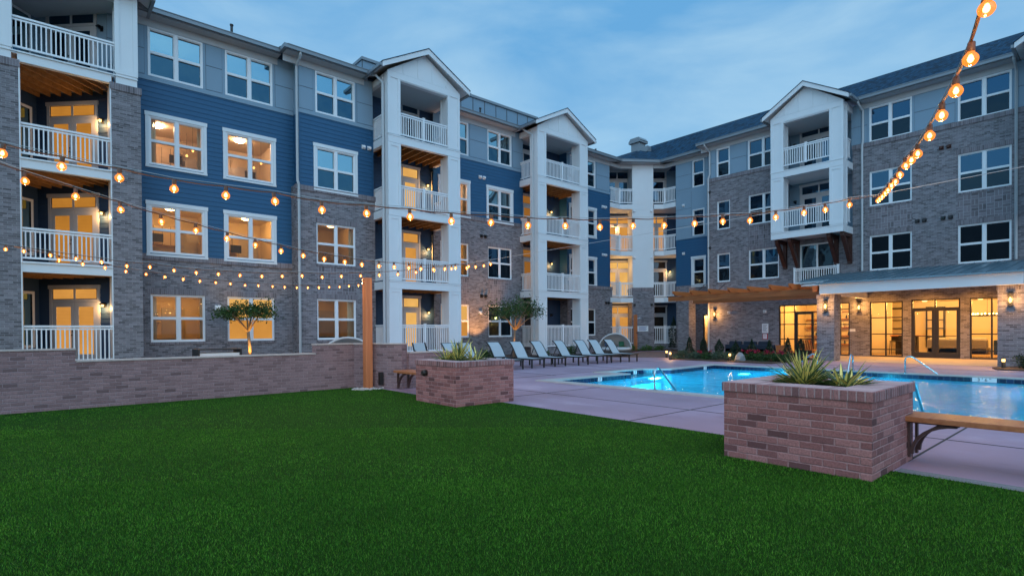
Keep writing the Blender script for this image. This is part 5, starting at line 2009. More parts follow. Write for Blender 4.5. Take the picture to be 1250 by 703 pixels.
def yucca(loc, n, length, seed, label, spread=1.0, flat=0.0):
    r = random.Random(seed)
    mb = MB()
    for i in range(n):
        az = r.uniform(0, 2 * math.pi)
        el = math.radians(r.uniform(12 + flat, 72) if r.random() < 0.62 else r.uniform(4, 32))
        L_ = length * r.uniform(0.62, 1.08)
        w = r.uniform(0.0145, 0.021)
        droop = r.uniform(0.0, 0.35) * math.cos(el) * L_
        dv = Vector((math.cos(az) * math.cos(el), math.sin(az) * math.cos(el), math.sin(el)))
        sd = dv.cross(Vector((0, 0, 1)))
        sd = sd.normalized() if sd.length > 1e-3 else Vector((1, 0, 0))
        upv = sd.cross(dv)
        st = []
        N = 6
        base = Vector(loc) + Vector((r.uniform(-0.05, 0.05), r.uniform(-0.05, 0.05), 0.0))
        for k in range(N + 1):
            t = k / N
            p = base + dv * (L_ * t) + Vector((0, 0, -droop * t * t))
            ww = w * (0.75 + 0.9 * t - 1.62 * t ** 3) if t < 1 else 0.0006
            ww = max(ww, 0.0006)
            cup = upv * (0.35 * ww)
            st.append((p + sd * ww + cup, p + sd * ww * 0.66, p - sd * ww * 0.66, p - sd * ww + cup))
        g = r.random() < 0.12
        for a, b in zip(st, st[1:]):
            for c in range(3):
                m_ = 'yc' if (c == 1 and not g) else 'yg'
                mb.face([a[c], a[c + 1], b[c + 1], b[c]], m_)
    return tag(rebase(mb.build('yucca_plant'), loc), label, 'yucca', 'variegated yuccas in the planters')


yucca((6.52, 2.50, 0.77), 190, 0.50, 1, 'big spiky yellow striped yucca filling the left of the big planter')
yucca((6.52, 2.08, 0.77), 70, 0.40, 2, 'low yucca with broad fallen leaves at the right of the big planter', flat=-5)
yucca((6.55, 9.25, 0.78), 80, 0.62, 3, 'spiky yellow striped yucca in the far planter by the loungers')
yucca((6.62, 8.80, 0.78), 60, 0.50, 4, 'smaller yucca at the near corner of the far planter')
yucca((6.40, 9.48, 0.78), 50, 0.50, 5, 'smaller yucca at the wall side of the far planter')


MAT['brownmetal'] = simple('brown steel bracket', (0.085, 0.042, 0.036), 0.5, 0.2)


def bench(loc, length, ang, label, brackets):
    """board along local +X from the origin, top at 0.5"""
    t = empty('bench', loc)
    mb = MB()
    mb.wbox(0, length, -0.24, 0.245, 0.445, 0.50, 'benchwood')
    mb.build('seat', t, loc=loc, bevel=0.006)
    for x in brackets:
        for y in (-0.14, 0.14):
            b = MB()
            s = 1 if x < length / 2 else -1
            b.bar((x, y, 0.06), (x, y, 0.43), 0.055, 0.022, 'brownmetal', up=(1, 0, 0))
            b.bar((x, y, 0.436), (x + s * 0.42, y, 0.436), 0.055, 0.022, 'brownmetal')
            pts = []
            for k in range(9):
                a = math.pi / 2 * k / 8
                pts.append((x + s * (0.40 - 0.38 * math.cos(a)), y, 0.10 + 0.325 * math.sin(a)))
            for p, q in zip(pts, pts[1:]):
                b.bar(p, q, 0.055, 0.030, 'brownmetal', up=(0.01, 0, 1))
            b.build('bracket', t, loc=loc)
    t.rotation_euler = (0, 0, ang)
    return tag(t, label, 'bench', 'wooden wall benches')


bench((7.12, 1.80, 0.0), 4.2, -math.pi / 2, 'long wooden bench board bracketed to the big planter, running out of the photo', (0.185, 3.6))
bench((6.62, 11.72, 0.0), 1.95, -math.pi / 2, 'short wooden bench board between the garden wall and the far planter', (0.06, 1.9))

# wooden post of the light strings
t = tag(empty('wooden_post', (6.18, 12.62, 0)), 'square cedar post that carries the light strings at the garden wall', 'post')
mb = MB()
mb.wbox(6.08, 6.26, 12.53, 12.71, -0.05, 2.76, 'cedar')
mb.build('shaft', t, bevel=0.008)
mb = MB()
for (x, z) in ((6.04, 2.70), (6.04, 2.62)):
    mb.lathe((6.09, 12.62, z), [(0.012, 0), (0.012, 0.05), (0.02, 0.06)], 'steel', 8, axis=(-1, -0.3, 0))
mb.build('eye_bolt', t)
mb = MB()
r = random.Random(9)
MAT['pebble'] = simple('pale pebbles', (0.42, 0.38, 0.35), 0.8, var=0.35, vscale=14)
for i in range(150):
    a, q = r.uniform(0, 2 * math.pi), 0.42 * math.sqrt(r.uniform(0.05, 1))
    x, y = 6.18 + q * math.cos(a), 12.60 + q * math.sin(a) * 0.8
    s = r.uniform(0.018, 0.04)
    mb.lathe((x, y, 0.0), [(s * 0.8, 0), (s, s * 0.5), (s * 0.6, s * 1.1), (0.001, s * 1.3)], 'pebble', 6)
kind(tag(rebase(mb.build('pebbles'), (6.18, 12.6, 0)), 'pale pebbles heaped round the foot of the cedar post', 'pebbles'), 'stuff')

# ------------------------------------------------------------------ light strings
S0 = [[2.73,0.39,2.63],[3.0,0.48,2.56],[3.35,0.59,2.56],[3.74,0.72,2.58],[4.11,0.85,2.59],[4.7,1.04,2.65],[5.08,1.165,2.71],[5.46,1.29,2.77],[5.91,1.44,2.81],[6.33,1.58,2.85],[6.75,1.72,2.91],[7.17,1.86,2.96],[7.6,2.0,3.02],[8.05,2.15,3.08],[8.5,2.3,3.15],[8.9,2.43,3.21]]
S1 = [[-0.24,6.75,3.05],[0.17,6.57,2.97],[0.59,6.39,2.9],[1.01,6.21,2.83],[1.43,6.04,2.8],[1.85,5.86,2.77],[2.27,5.68,2.71],[2.69,5.5,2.7],[3.12,5.32,2.69],[3.55,5.14,2.67],[3.98,4.96,2.68],[4.4,4.78,2.67],[4.84,4.59,2.69],[5.27,4.41,2.7],[5.7,4.23,2.74],[6.12,4.05,2.77],[6.55,3.87,2.82],[6.95,3.69,2.87],[7.37,3.52,2.91],[7.78,3.35,2.98],[8.23,3.15,3.07],[8.6,3.0,3.14],[9.02,2.82,3.24]]
S2 = [[-0.1,7.67,3.02],[0.32,7.85,2.96],[0.75,8.02,2.9],[1.19,8.2,2.84],[1.61,8.37,2.8],[2.03,8.54,2.76],[2.46,8.71,2.73],[2.89,8.89,2.7],[3.3,9.06,2.68],[3.72,9.23,2.68],[4.17,9.41,2.68],[4.58,9.58,2.68],[5.02,9.76,2.7],[5.45,9.93,2.73],[5.89,10.11,2.76],[6.28,10.27,2.78],[6.72,10.45,2.81],[7.14,10.62,2.87],[7.56,10.79,2.94],[8.04,10.99,2.99],[8.43,11.14,3.06],[8.82,11.3,3.13],[9.15,11.43,3.21]]
S3 = [[-0.53,15.81,3.22],[-0.24,15.68,3.19],[0.19,15.48,3.12],[0.62,15.29,3.06],[1.05,15.09,3.0],[1.49,14.9,2.93],[1.9,14.71,2.92],[2.34,14.51,2.85],[2.75,14.32,2.81],[3.17,14.13,2.79],[3.59,13.94,2.77],[4.02,13.75,2.76],[4.43,13.56,2.77],[4.84,13.38,2.79],[5.26,13.19,2.77],[5.67,13.0,2.8],[6.09,12.81,2.82],[6.5,12.62,2.85],[6.92,12.43,2.88],[7.34,12.24,2.94],[7.76,12.05,3.0],[8.18,11.86,3.06],[8.6,11.67,3.13]]
S4 = [[0.35,16.13,3.1],[0.78,16.28,3.05],[1.21,16.43,3.01],[1.64,16.58,2.96],[2.08,16.74,2.93],[2.51,16.89,2.9],[2.96,17.04,2.88],[3.39,17.2,2.86],[3.82,17.34,2.85],[4.24,17.49,2.85],[4.68,17.65,2.84],[5.1,17.8,2.86],[5.57,17.96,2.87],[5.99,18.11,2.88],[6.43,18.26,2.89],[6.85,18.41,2.92],[7.28,18.56,2.96],[7.71,18.71,3.0],[8.16,18.87,3.04],[8.58,19.02,3.1],[9.02,19.17,3.16]]
EA, EB, EC = Vector((9.22, 2.62, 3.36)), Vector((9.22, 11.48, 3.34)), Vector((9.22, 19.25, 3.30))
MAT['copper'] = simple('brown light string cable', (0.10, 0.045, 0.022), 0.5)
bm_ = MB()
bm_.lathe((0, 0, 0), [(0.012, 0.078), (0.0155, 0.074), (0.0165, 0.036), (0.014, 0.030)], 'copper', 10)
bm_.lathe((0, 0, 0), [(0.004, 0.022), (0.009, 0.014), (0.0135, 0.0), (0.010, -0.010), (0.003, -0.016)], 'filament', 8)
prof = [(0.015, 0.034)] + [(0.0315 * math.sin(a), 0.0315 * math.cos(a)) for a in [math.radians(28 + 152 * k / 9) for k in range(10)]]
bm_.lathe((0, 0, 0), prof, 'globe', 14)
BULB = bm_.mesh('light_bulb')
BULB.polygons.foreach_set('use_smooth', [True] * len(BULB.polygons))


def string(pts, ends, label, tilt=None, seed=0, sc=1.22):
    r = random.Random(seed)
    p0 = Vector(pts[len(pts) // 2])
    t = tag(empty('light_string', tuple(p0)), label, 'light string', 'festoon strings over the lawn and pool deck')
    off = Vector((0, 0, 0.077 * sc))
    line = []
    allp = [Vector(ends[0])] + [Vector(p) + off for p in pts] + [Vector(ends[1])]
    for a, b in zip(allp, allp[1:]):
        for k in range(4):
            q = k / 4
            line.append(a.lerp(b, q) + Vector((0, 0, -0.012 * math.sin(math.pi * q))))
    line.append(allp[-1])
    LB = bpy.data.lights.get('bulb_light')
    if LB is None:
        LB = bpy.data.lights.new('bulb_light', 'POINT')
        LB.energy = 7.0
        LB.color = (1.0, 0.50, 0.16)
        LB.shadow_soft_size = 0.02
    c = MB()
    MAT.setdefault('copper', simple('brown light string cable', (0.10, 0.045, 0.022), 0.5))
    c.tube(line, 0.0062, 'copper', 6)
    c.build('cable', t)
    c = MB()
    c.tube([a + Vector((0, 0, 0.016)) for a in allp], 0.003, 'pipe', 5)
    c.build('support_wire', t)
    for p in pts:
        o = bpy.data.objects.new('light_bulb', BULB)
        COL.objects.link(o)
        o.parent = t
        o.location = Vector(p) - p0
        o.rotation_euler = (r.uniform(-0.12, 0.12) + (tilt or 0), r.uniform(-0.12, 0.12), r.uniform(0, 6))
        lo = bpy.data.objects.new('bulb_light', LB)
        COL.objects.link(lo)
        lo.parent = o
        lo.location = (0, 0, -0.03)
        o.scale = (sc, sc, sc)
    return t


string(S0, ((0.9, -0.25, 2.98), EA), 'near string of large amber bulbs rising steeply to the upper corner of the photo', seed=1, sc=0.92)
string(S1, ((-1.0, 7.08, 3.3), EA), 'topmost long string of amber bulbs, crossing the whole photo from edge to pool', seed=2)
string(S2, ((-0.9, 7.34, 3.3), EB), 'string of amber bulbs sloping from the far left balconies down to the cedar post', seed=3)
string(S3, ((-1.0, 16.02, 3.42), EB), 'string of amber bulbs passing just over the top of the cedar post', seed=4)
string(S4, ((-0.4, 15.87, 3.3), EC), 'lowest string of amber bulbs, hanging farthest back before the brick bay', seed=5)
c = MB()
c.tube([tuple(EC), tuple(EB), tuple(EA), (9.12, 0.6, 3.40), (9.0, -4.0, 3.75)], 0.004, 'pipe', 6)
tag(rebase(c.build('support_cable'), tuple(EB)), 'thin steel cable over the pool edge to which all light strings tie', 'cable')

# ------------------------------------------------------------------ loungers and deck furniture
MAT['sling'] = simple('pale grey sling fabric', (0.42, 0.45, 0.47), 0.75, var=0.05, vscale=4, bump=0.2, bscale=300)
MAT['frame'] = simple('charcoal lounger frame', (0.028, 0.026, 0.026), 0.45, 0.2)


def make_lounger():
    """foot at local y=0, head towards +y"""
    t = empty('sun_lounger', (0, 0, 0))
    seat = [(0.02, 0.36), (0.5, 0.355), (0.98, 0.37)]
    back = [(1.0, 0.38), (1.10, 0.50), (1.22, 0.68), (1.34, 0.84), (1.46, 0.95), (1.54, 0.995)]

    def sling(prof, x):
        m_ = MB()
        for (a, za), (b, zb) in zip(prof, prof[1:]):
            m_.face([(-x, a, za), (x, a, za), (x, b, zb), (-x, b, zb)], 'sling')
            m_.face([(-x, a, za - 0.012), (-x, b, zb - 0.012), (x, b, zb - 0.012), (x, a, za - 0.012)], 'sling')
            for s in (-x, x):
                m_.face([(s, a, za), (s, b, zb), (s, b, zb - 0.012), (s, a, za - 0.012)], 'sling')
        return m_
    sling(seat, 0.275).build('seat', t)
    sling(back, 0.265).build('backrest', t)
    f = MB()
    for s in (-0.30, 0.30):
        f.bar((s, 0, 0.335), (s, 1.60, 0.335), 0.045, 0.055, 'frame')
        for (a, za), (b, zb) in zip(back, back[1:]):
            f.bar((s * 0.93, a, za - 0.01), (s * 0.93, b, zb - 0.01), 0.03, 0.035, 'frame', up=(0, -1, 1))
    f.bar((-0.3, 0.0, 0.335), (0.3, 0.0, 0.335), 0.045, 0.055, 'frame')
    f.bar((-0.3, 1.60, 0.335), (0.3, 1.60, 0.335), 0.045, 0.055, 'frame')
    f.bar((-0.26, 1.54, 0.985), (0.26, 1.54, 0.985), 0.03, 0.03, 'frame')
    f.bar((-0.2, 1.55, 0.36), (-0.2, 1.33, 0.80), 0.025, 0.025, 'frame')
    f.bar((0.2, 1.55, 0.36), (0.2, 1.33, 0.80), 0.025, 0.025, 'frame')
    f.build('frame', t)
    for x in (-0.30, 0.30):
        for y in (0.05, 1.52):
            l = MB()
            l.bar((x, y, 0.31), (x, y, 0.0), 0.05, 0.05, 'frame', up=(0, 1, 0))
            l.build('leg', t)
    return t


LX = [(11.25, 'leftmost grey sling lounger, half hidden behind the far planter and its yuccas'), (12.05, 'second grey sling lounger from the left, its back just over the yucca tips'),
      (13.30, 'grey sling lounger right above the pool end corner of the far planter'), (14.44, 'grey sling lounger in front of the small tree with the lit trunk'),
      (15.72, 'grey sling lounger just right of the lit tree trunk, third from the planter corner'), (16.98, 'grey sling lounger in front of the column of the second balcony tower'),
      (18.25, 'grey sling lounger in front of the ground floor railing of the second tower'), (19.25, 'grey sling lounger just left of the round daybed canopy'),
      (20.35, 'last grey sling lounger, standing in front of the round daybed')]
P0 = make_lounger()
for i, (x, lab) in enumerate(LX):
    o = P0 if i == 0 else copy_tree(P0)
    o.location = (x, 15.12 + 0.06 * math.sin(i * 2.1), 0.0)
    o.rotation_euler = (0, 0, -0.02 + 0.055 * math.sin(i * 1.7))
    tag(o, lab, 'sun lounger', 'grey sun loungers in a row along the building')


def side_table(x, y, lab):
    t = empty('side_table', (x, y, 0))
    m_ = MB()
    m_.wbox(-0.25, 0.25, -0.25, 0.25, 0.43, 0.455, 'frame')
    m_.build('table_top', t, loc=(x, y, 0))
    for sx in (-0.21, 0.21):
        for sy in (-0.21, 0.21):
            l = MB()
            l.bar((sx, sy, 0.43), (sx, sy, 0), 0.04, 0.04, 'frame', up=(0, 1, 0))
            l.build('leg', t, loc=(x, y, 0))
    tag(t, lab, 'side table', 'low black tables between the loungers')


side_table(13.2, 15.75, 'low black table at the far planter corner, between two loungers')
side_table(16.35, 16.35, 'low black table between the loungers before the second balcony tower')


def armchair(x, y, ang, lab):
    t = empty('patio_chair', (x, y, 0))
    m_ = MB()
    pr = [(0.0, 0.42), (0.45, 0.40), (0.50, 0.43), (0.60, 0.75), (0.70, 1.02)]
    for (a, za), (b, zb) in zip(pr, pr[1:]):
        m_.face([(-0.25, a, za), (0.25, a, za), (0.25, b, zb), (-0.25, b, zb)], 'sling')
        m_.face([(-0.25, a, za - 0.012), (-0.25, b, zb - 0.012), (0.25, b, zb - 0.012), (0.25, a, za - 0.012)], 'sling')
    m_.build('seat', t, loc=(x, y, 0))
    for s in (-0.28, 0.28):
        f = MB()
        f.bar((s, 0.0, 0.0), (s, 0.0, 0.62), 0.035, 0.035, 'frame', up=(1, 0, 0))
        f.bar((s, 0.0, 0.62), (s, 0.35, 0.64), 0.05, 0.03, 'frame')
        f.bar((s, 0.35, 0.64), (s, 0.62, 0.78), 0.05, 0.03, 'frame')
        f.build('armrest', t, loc=(x, y, 0))
        f = MB()
        f.bar((s, 0.50, 0.40), (s, 0.62, 0.0), 0.035, 0.035, 'frame', up=(1, 0, 0))
        f.bar((s, 0.48, 0.40), (s, 0.70, 1.03), 0.035, 0.035, 'frame', up=(1, 0, 0))
        f.bar((s, 0.0, 0.40), (s, 0.50, 0.40), 0.035, 0.035, 'frame')
        f.build('leg', t, loc=(x, y, 0))
    t.rotation_euler = (0, 0, ang)
    tag(t, lab, 'chair')


armchair(10.2, 16.0, 0.15, 'grey sling chair with curved black arms, seen past the end of the garden wall')


def daybed(x, y, ang, lab, back='whiteb'):
    t = empty('daybed', (x, y, 0))
    loc = (x, y, 0)
    MAT.setdefault('canopy', simple('beige daybed canopy', (0.44, 0.42, 0.40), 0.8, var=0.08))
    MAT.setdefault('cushion', simple('light grey cushion', (0.46, 0.46, 0.46), 0.85))
    MAT.setdefault('greenpillow', simple('green pillow', (0.02, 0.10, 0.05), 0.85))
    MAT.setdefault('wicker', simple('dark wicker', (0.06, 0.05, 0.045), 0.8, var=0.4, vscale=60, bump=0.6, bscale=120))
    R_ = 0.92
    m_ = MB()
    m_.lathe((0, 0, 0.06), [(R_ * 0.94, 0.0), (R_, 0.05), (R_, 0.24), (R_ * 0.97, 0.27)], 'wicker', 28)
    m_.build('base', t, loc=loc)
    m_ = MB()
    m_.lathe((0, 0, 0.34), [(R_ * 0.93, 0), (R_ * 0.96, 0.04), (R_ * 0.95, 0.11), (R_ * 0.88, 0.14)], 'cushion', 28)
    m_.build('cushion', t, loc=loc, smooth=True)
    m_ = MB()
    # quarter shell hood over the back half
    N1, N2 = 14, 6
    for i in range(N1):
        for j in range(N2):
            q = []
            for a, b in ((i, j), (i + 1, j), (i + 1, j + 1), (i, j + 1)):
                th = math.pi * a / N1
                ph = math.radians(72) * b / N2
                q.append((R_ * math.cos(th), R_ * math.sin(th) * math.sin(ph) * 1.0 + 0.04, 0.33 + 0.97 * R_ * math.sin(th) * math.cos(ph) + 0.02))
            m_.face(q, 'canopy')
    m_.build('canopy', t, loc=loc, smooth=True)
    m_ = MB()
    m_.tube([(R_ * math.cos(math.pi * a / 16), 0.035, 0.35 + 0.97 * R_ * math.sin(math.pi * a / 16)) for a in range(17)], 0.035, 'cushion', 8)
    m_.build('hoop', t, loc=loc, smooth=True)
    for px, rot, mt in ((-0.40, 0.3, 'navy'), (-0.12, -0.2, 'cushion'), (0.42, -0.25, 'greenpillow')):
        m_ = MB()
        m_.lathe((px, 0.42, 0.66), [(0.02, -0.07), (0.17, -0.05), (0.20, 0.0), (0.17, 0.05), (0.02, 0.07)], mt, 4, axis=(rot, -1, 0.35))
        m_.build('pillow', t, loc=loc, smooth=False)
    t.rotation_euler = (0, 0, ang)
    tag(t, lab, 'daybed', 'round hooded daybeds')


daybed(24.2, 19.2, -0.75, 'round daybed with beige hood and green pillow at the end of the lounger row')
daybed(7.35, 16.4, -0.45, 'round daybed whose hood top shows over the garden wall beside the cedar post')
# low white framed grill top behind the wall
t = tag(empty('outdoor_fireplace', (4.46, 20.0, 0)), 'low white topped unit in a dark frame, just showing over the garden wall', 'fire table')
m_ = MB()
m_.wbox(3.84, 5.10, 19.8, 20.6, 0.0, 0.60, 'brick')
m_.build('base', t)
m_ = MB()
m_.wbox(3.82, 3.87, 19.75, 20.65, 0.60, 0.86, 'black')
m_.wbox(5.07, 5.12, 19.75, 20.65, 0.60, 0.86, 'black')
m_.wbox(3.82, 5.12, 19.75, 20.65, 0.861, 0.89, 'black')
m_.build('frame', t)
m_ = MB()
m_.wbox(3.88, 5.06, 19.82, 20.5, 0.60, 0.76, 'whiteb')
m_.build('hood', t)

# dark sofa and slatted chair in front of the clubhouse wall
MAT['navyfab'] = simple('dark navy outdoor fabric', (0.010, 0.018, 0.035), 0.8)
t = tag(empty('outdoor_sofa', (28.9, 13.7, 0)), 'long dark navy outdoor sofa seen from behind, below the rules notice', 'sofa')
m_ = MB()
m_.wbox(28.55, 29.45, 12.4, 15.05, 0.06, 0.42, 'navyfab')
m_.build('seat', t, bevel=0.03)
m_ = MB()
m_.wbox(28.55, 28.75, 12.4, 15.05, 0.06, 0.62, 'navyfab')
m_.build('backrest', t, bevel=0.03)
for y in (12.55, 13.35, 14.15):
    m_ = MB()
    m_.wbox(28.62, 28.80, y, y + 0.72, 0.45, 0.80, 'navyfab')
    m_.build('cushion', t, bevel=0.06)
t = tag(empty('wood_side_table', (28.9, 12.1, 0)), 'square cedar side table at the right end of the dark sofa', 'side table')
m_ = MB()
m_.wbox(28.6, 29.1, 11.85, 12.35, 0.56, 0.60, 'cedarx')
m_.build('table_top', t)
m_ = MB()
m_.wbox(28.62, 29.08, 11.87, 12.33, 0.04, 0.559, 'cedarx')
m_.build('body', t)
t = tag(empty('slatted_chair', (29.2, 11.0, 0)), 'slatted cedar chair half hidden by the shrubs before the glazed door', 'chair')
m_ = MB()
for i in range(6):
    m_.bar((28.95, 10.72 + i * 0.11, 0.40), (28.75, 10.72 + i * 0.11, 0.86), 0.07, 0.02, 'cedarx', up=(1, 0, 0))
m_.build('backrest', t)
m_ = MB()
m_.wbox(28.95, 29.5, 10.68, 11.32, 0.36, 0.41, 'cedarx')
m_.build('seat', t)
for x in (28.97, 29.46):
    for y in (10.70, 11.30):
        m_ = MB()
        m_.bar((x, y, 0.36), (x, y, 0.0), 0.05, 0.05, 'cedarx', up=(0, 1, 0))
        m_.build('leg', t)

# shower post by the corner pier
m_ = MB()
m_.wbox(30.62, 30.80, 22.52, 22.70, 0.0, 2.48, 'cedar')
t = rebase(m_.build('shower_post'), (30.7, 22.6, 0))
tag(t, 'tall cedar shower post standing before the brick corner pier', 'post')
m_ = MB()
m_.tube([(30.8, 22.52, 2.2), (31.0, 22.35, 2.28), (31.15, 22.25, 2.15)], 0.018, 'steel', 8)
m_.lathe((30.70, 22.51, 1.25), [(0.05, 0), (0.03, 0.08)], 'steel', 10, axis=(0, -1, 0))
m_.build('shower_arm', t)

# things inside the lounge
MAT['sofafab'] = simple('grey lounge sofa fabric', (0.22, 0.20, 0.20), 0.85)
t = tag(empty('lounge_sofa', (35.2, 6.2, 0)), 'pale grey sofa inside the lounge behind the double glass doors', 'sofa')
m_ = MB()
m_.wbox(34.7, 35.6, 4.9, 7.3, 0.12, 0.45, 'sofafab')
m_.build('seat', t, bevel=0.04)
m_ = MB()
m_.wbox(34.7, 34.95, 4.9, 7.3, 0.12, 0.86, 'sofafab')
m_.build('backrest', t, bevel=0.05)
for y in (4.95, 5.75, 6.55):
    m_ = MB()
    m_.wbox(34.95, 35.12, y, y + 0.7, 0.46, 0.95, 'cushion')
    m_.build('cushion', t, bevel=0.06)
t = tag(empty('lounge_chair', (34.4, 4.2, 0)), 'blue grey armchair inside the lounge behind the window at the porch edge', 'chair')
m_ = MB()
m_.wbox(34.1, 34.8, 3.9, 4.6, 0.15, 0.44, 'navy')
m_.build('seat', t, bevel=0.04)
m_ = MB()
m_.wbox(34.05, 34.2, 3.9, 4.6, 0.15, 0.85, 'navy')
m_.build('backrest', t, bevel=0.04)
for k, (x, y) in enumerate(((34.9, 8.0), (34.9, 8.45), (35.4, 8.9))):
    t = tag(empty('bar_stool', (x, y, 0)), 'dark bar stool inside the lounge behind the gridded window', 'stool', 'bar stools in the lounge')
    m_ = MB()
    m_.wbox(x - 0.18, x + 0.18, y - 0.17, y + 0.17, 0.70, 0.75, 'bronze')
    m_.build('seat', t)
    m_ = MB()
    m_.wbox(x + 0.15, x + 0.18, y - 0.17, y + 0.17, 0.76, 1.05, 'bronze')
    m_.build('backrest', t)
    for sx in (-0.15, 0.15):
        for sy in (-0.14, 0.14):
            m_ = MB()
            m_.bar((x + sx, y + sy, 0.70), (x + sx * 1.2, y + sy * 1.2, 0.01), 0.028, 0.028, 'bronze', up=(0, 1, 0))
            m_.build('leg', t)
t = tag(empty('high_table', (35.7, 8.4, 0)), 'high wooden table with stools inside the lounge', 'table')
m_ = MB()
m_.wbox(35.4, 36.2, 7.7, 9.1, 1.0, 1.06, 'benchwood')
m_.build('table_top', t)
m_ = MB()
m_.wbox(35.65, 35.95, 7.9, 8.9, 0.01, 0.999, 'bronze')
m_.build('pedestal', t)
SHX = (36.3, 11.6)
t = tag(empty('shelf_unit', (36.3, 11.9, 0)), 'open shelves with jars and boxes inside the lounge beside the glazed door', 'shelf')
r = random.Random(4)
for z in (0.5, 1.0, 1.5, 2.0, 2.45):
    m_ = MB()
    m_.wbox(36.1, 36.49, 11.3, 13.7, z, z + 0.035, 'benchwood')
    m_.build('shelf', t)
for i in range(22):
    z = r.choice((0.5, 1.0, 1.5, 2.0)) + 0.036
    y = 11.4 + i * 0.103
    m_ = MB()
    if r.random() < 0.5:
        m_.lathe((36.28, y, z), [(0.045, 0), (0.05, 0.12), (0.03, 0.17), (0.02, 0.22)], r.choice(['bronze', 'whiteb', 'navy']), 8)
        nm = 'jar'
    else:
        m_.wbox(36.2, 36.36, y - 0.03, y + 0.04, z, z + r.uniform(0.14, 0.28), r.choice(['bronze', 'whiteb', 'cedar', 'navyfab']))
        nm = 'book'
    tag(rebase(m_.build(nm), (36.28, y, z)), 'small %s on the open shelves inside the lounge' % nm, nm, '%ss on the lounge shelves' % nm)
m_ = MB()
m_.tube([(34.6 + 0.55 * math.cos(a * math.pi / 10), 4.9 + 0.55 * math.sin(a * math.pi / 10), 2.05) for a in range(21)], 0.015, 'black', 6)
m_.tube([(34.6, 4.9, 2.05), (34.6, 4.9, 2.99)], 0.008, 'black', 5)
m_.bar((34.05, 4.9, 2.05), (35.15, 4.9, 2.05), 0.015, 0.015, 'black')
ch = rebase(m_.build('chandelier'), (34.6, 4.9, 2.05))
tag(ch, 'ring chandelier with small bulbs inside the lounge', 'chandelier')
for a in range(12):
    m_ = MB()
    m_.lathe((34.6 + 0.55 * math.cos(a * math.pi / 6), 4.9 + 0.55 * math.sin(a * math.pi / 6), 2.07), [(0.02, 0), (0.035, 0.04), (0.02, 0.08)], 'filament', 8)
    m_.build('light_bulb', ch)


# ------------------------------------------------------------------ planting
def leafmat(name, c0, c1, c2):
    m, nt, out = newmat(name)
    h = NT(nt)
    gi = h.n('ShaderNodeNewGeometry')
    c = h.ramp(gi.outputs['Random Per Island'], [(0.0, c0), (0.55, c1), (1.0, c2)])
    bs = h.n('ShaderNodeBsdfPrincipled', {'Base Color': c, 'Roughness': 0.55, 'Specular IOR Level': 0.3})
    tr = h.n('ShaderNodeBsdfTranslucent', {'Color': c})
    ms = h.n('ShaderNodeMixShader', {0: 0.25, 1: bs.outputs[0], 2: tr.outputs[0]})
    nt.links.new(ms.outputs[0], out.inputs[0])
    return m


MAT['leaf'] = leafmat('mid green leaf', (0.012, 0.035, 0.010), (0.035, 0.085, 0.022), (0.07, 0.13, 0.03))
MAT['leafdark'] = leafmat('dark evergreen leaf', (0.006, 0.016, 0.010), (0.014, 0.035, 0.018), (0.03, 0.06, 0.03))
MAT['leafgrey'] = leafmat('grey green leaf', (0.03, 0.055, 0.04), (0.06, 0.10, 0.065), (0.10, 0.15, 0.09))
MAT['leafbright'] = leafmat('bright ground cover leaf', (0.03, 0.08, 0.015), (0.06, 0.14, 0.025), (0.11, 0.20, 0.04))
MAT['petal'] = leafmat('crimson petal', (0.18, 0.004, 0.02), (0.32, 0.01, 0.04), (0.42, 0.03, 0.07))
MAT['bark'] = simple('smooth tan bark', (0.24, 0.15, 0.09), 0.8, var=0.3, vscale=25, bump=0.4)


def leaves(mb, pts, size, mat, r, jitter=0.0, aspect=2.0):
    for p in pts:
        a = Vector((r.gauss(0, 1), r.gauss(0, 1), r.gauss(0, 1))).normalized()
        b = a.orthogonal().normalized()
        b = (b * math.cos(q := r.uniform(0, 6.28)) + a.cross(b) * math.sin(q))
        s = size * r.uniform(0.6, 1.3)
        p = Vector(p)
        c = a.cross(b)
        mb.face([p - b * s, p + c * s / aspect, p + b * s, p - c * s / aspect], mat)


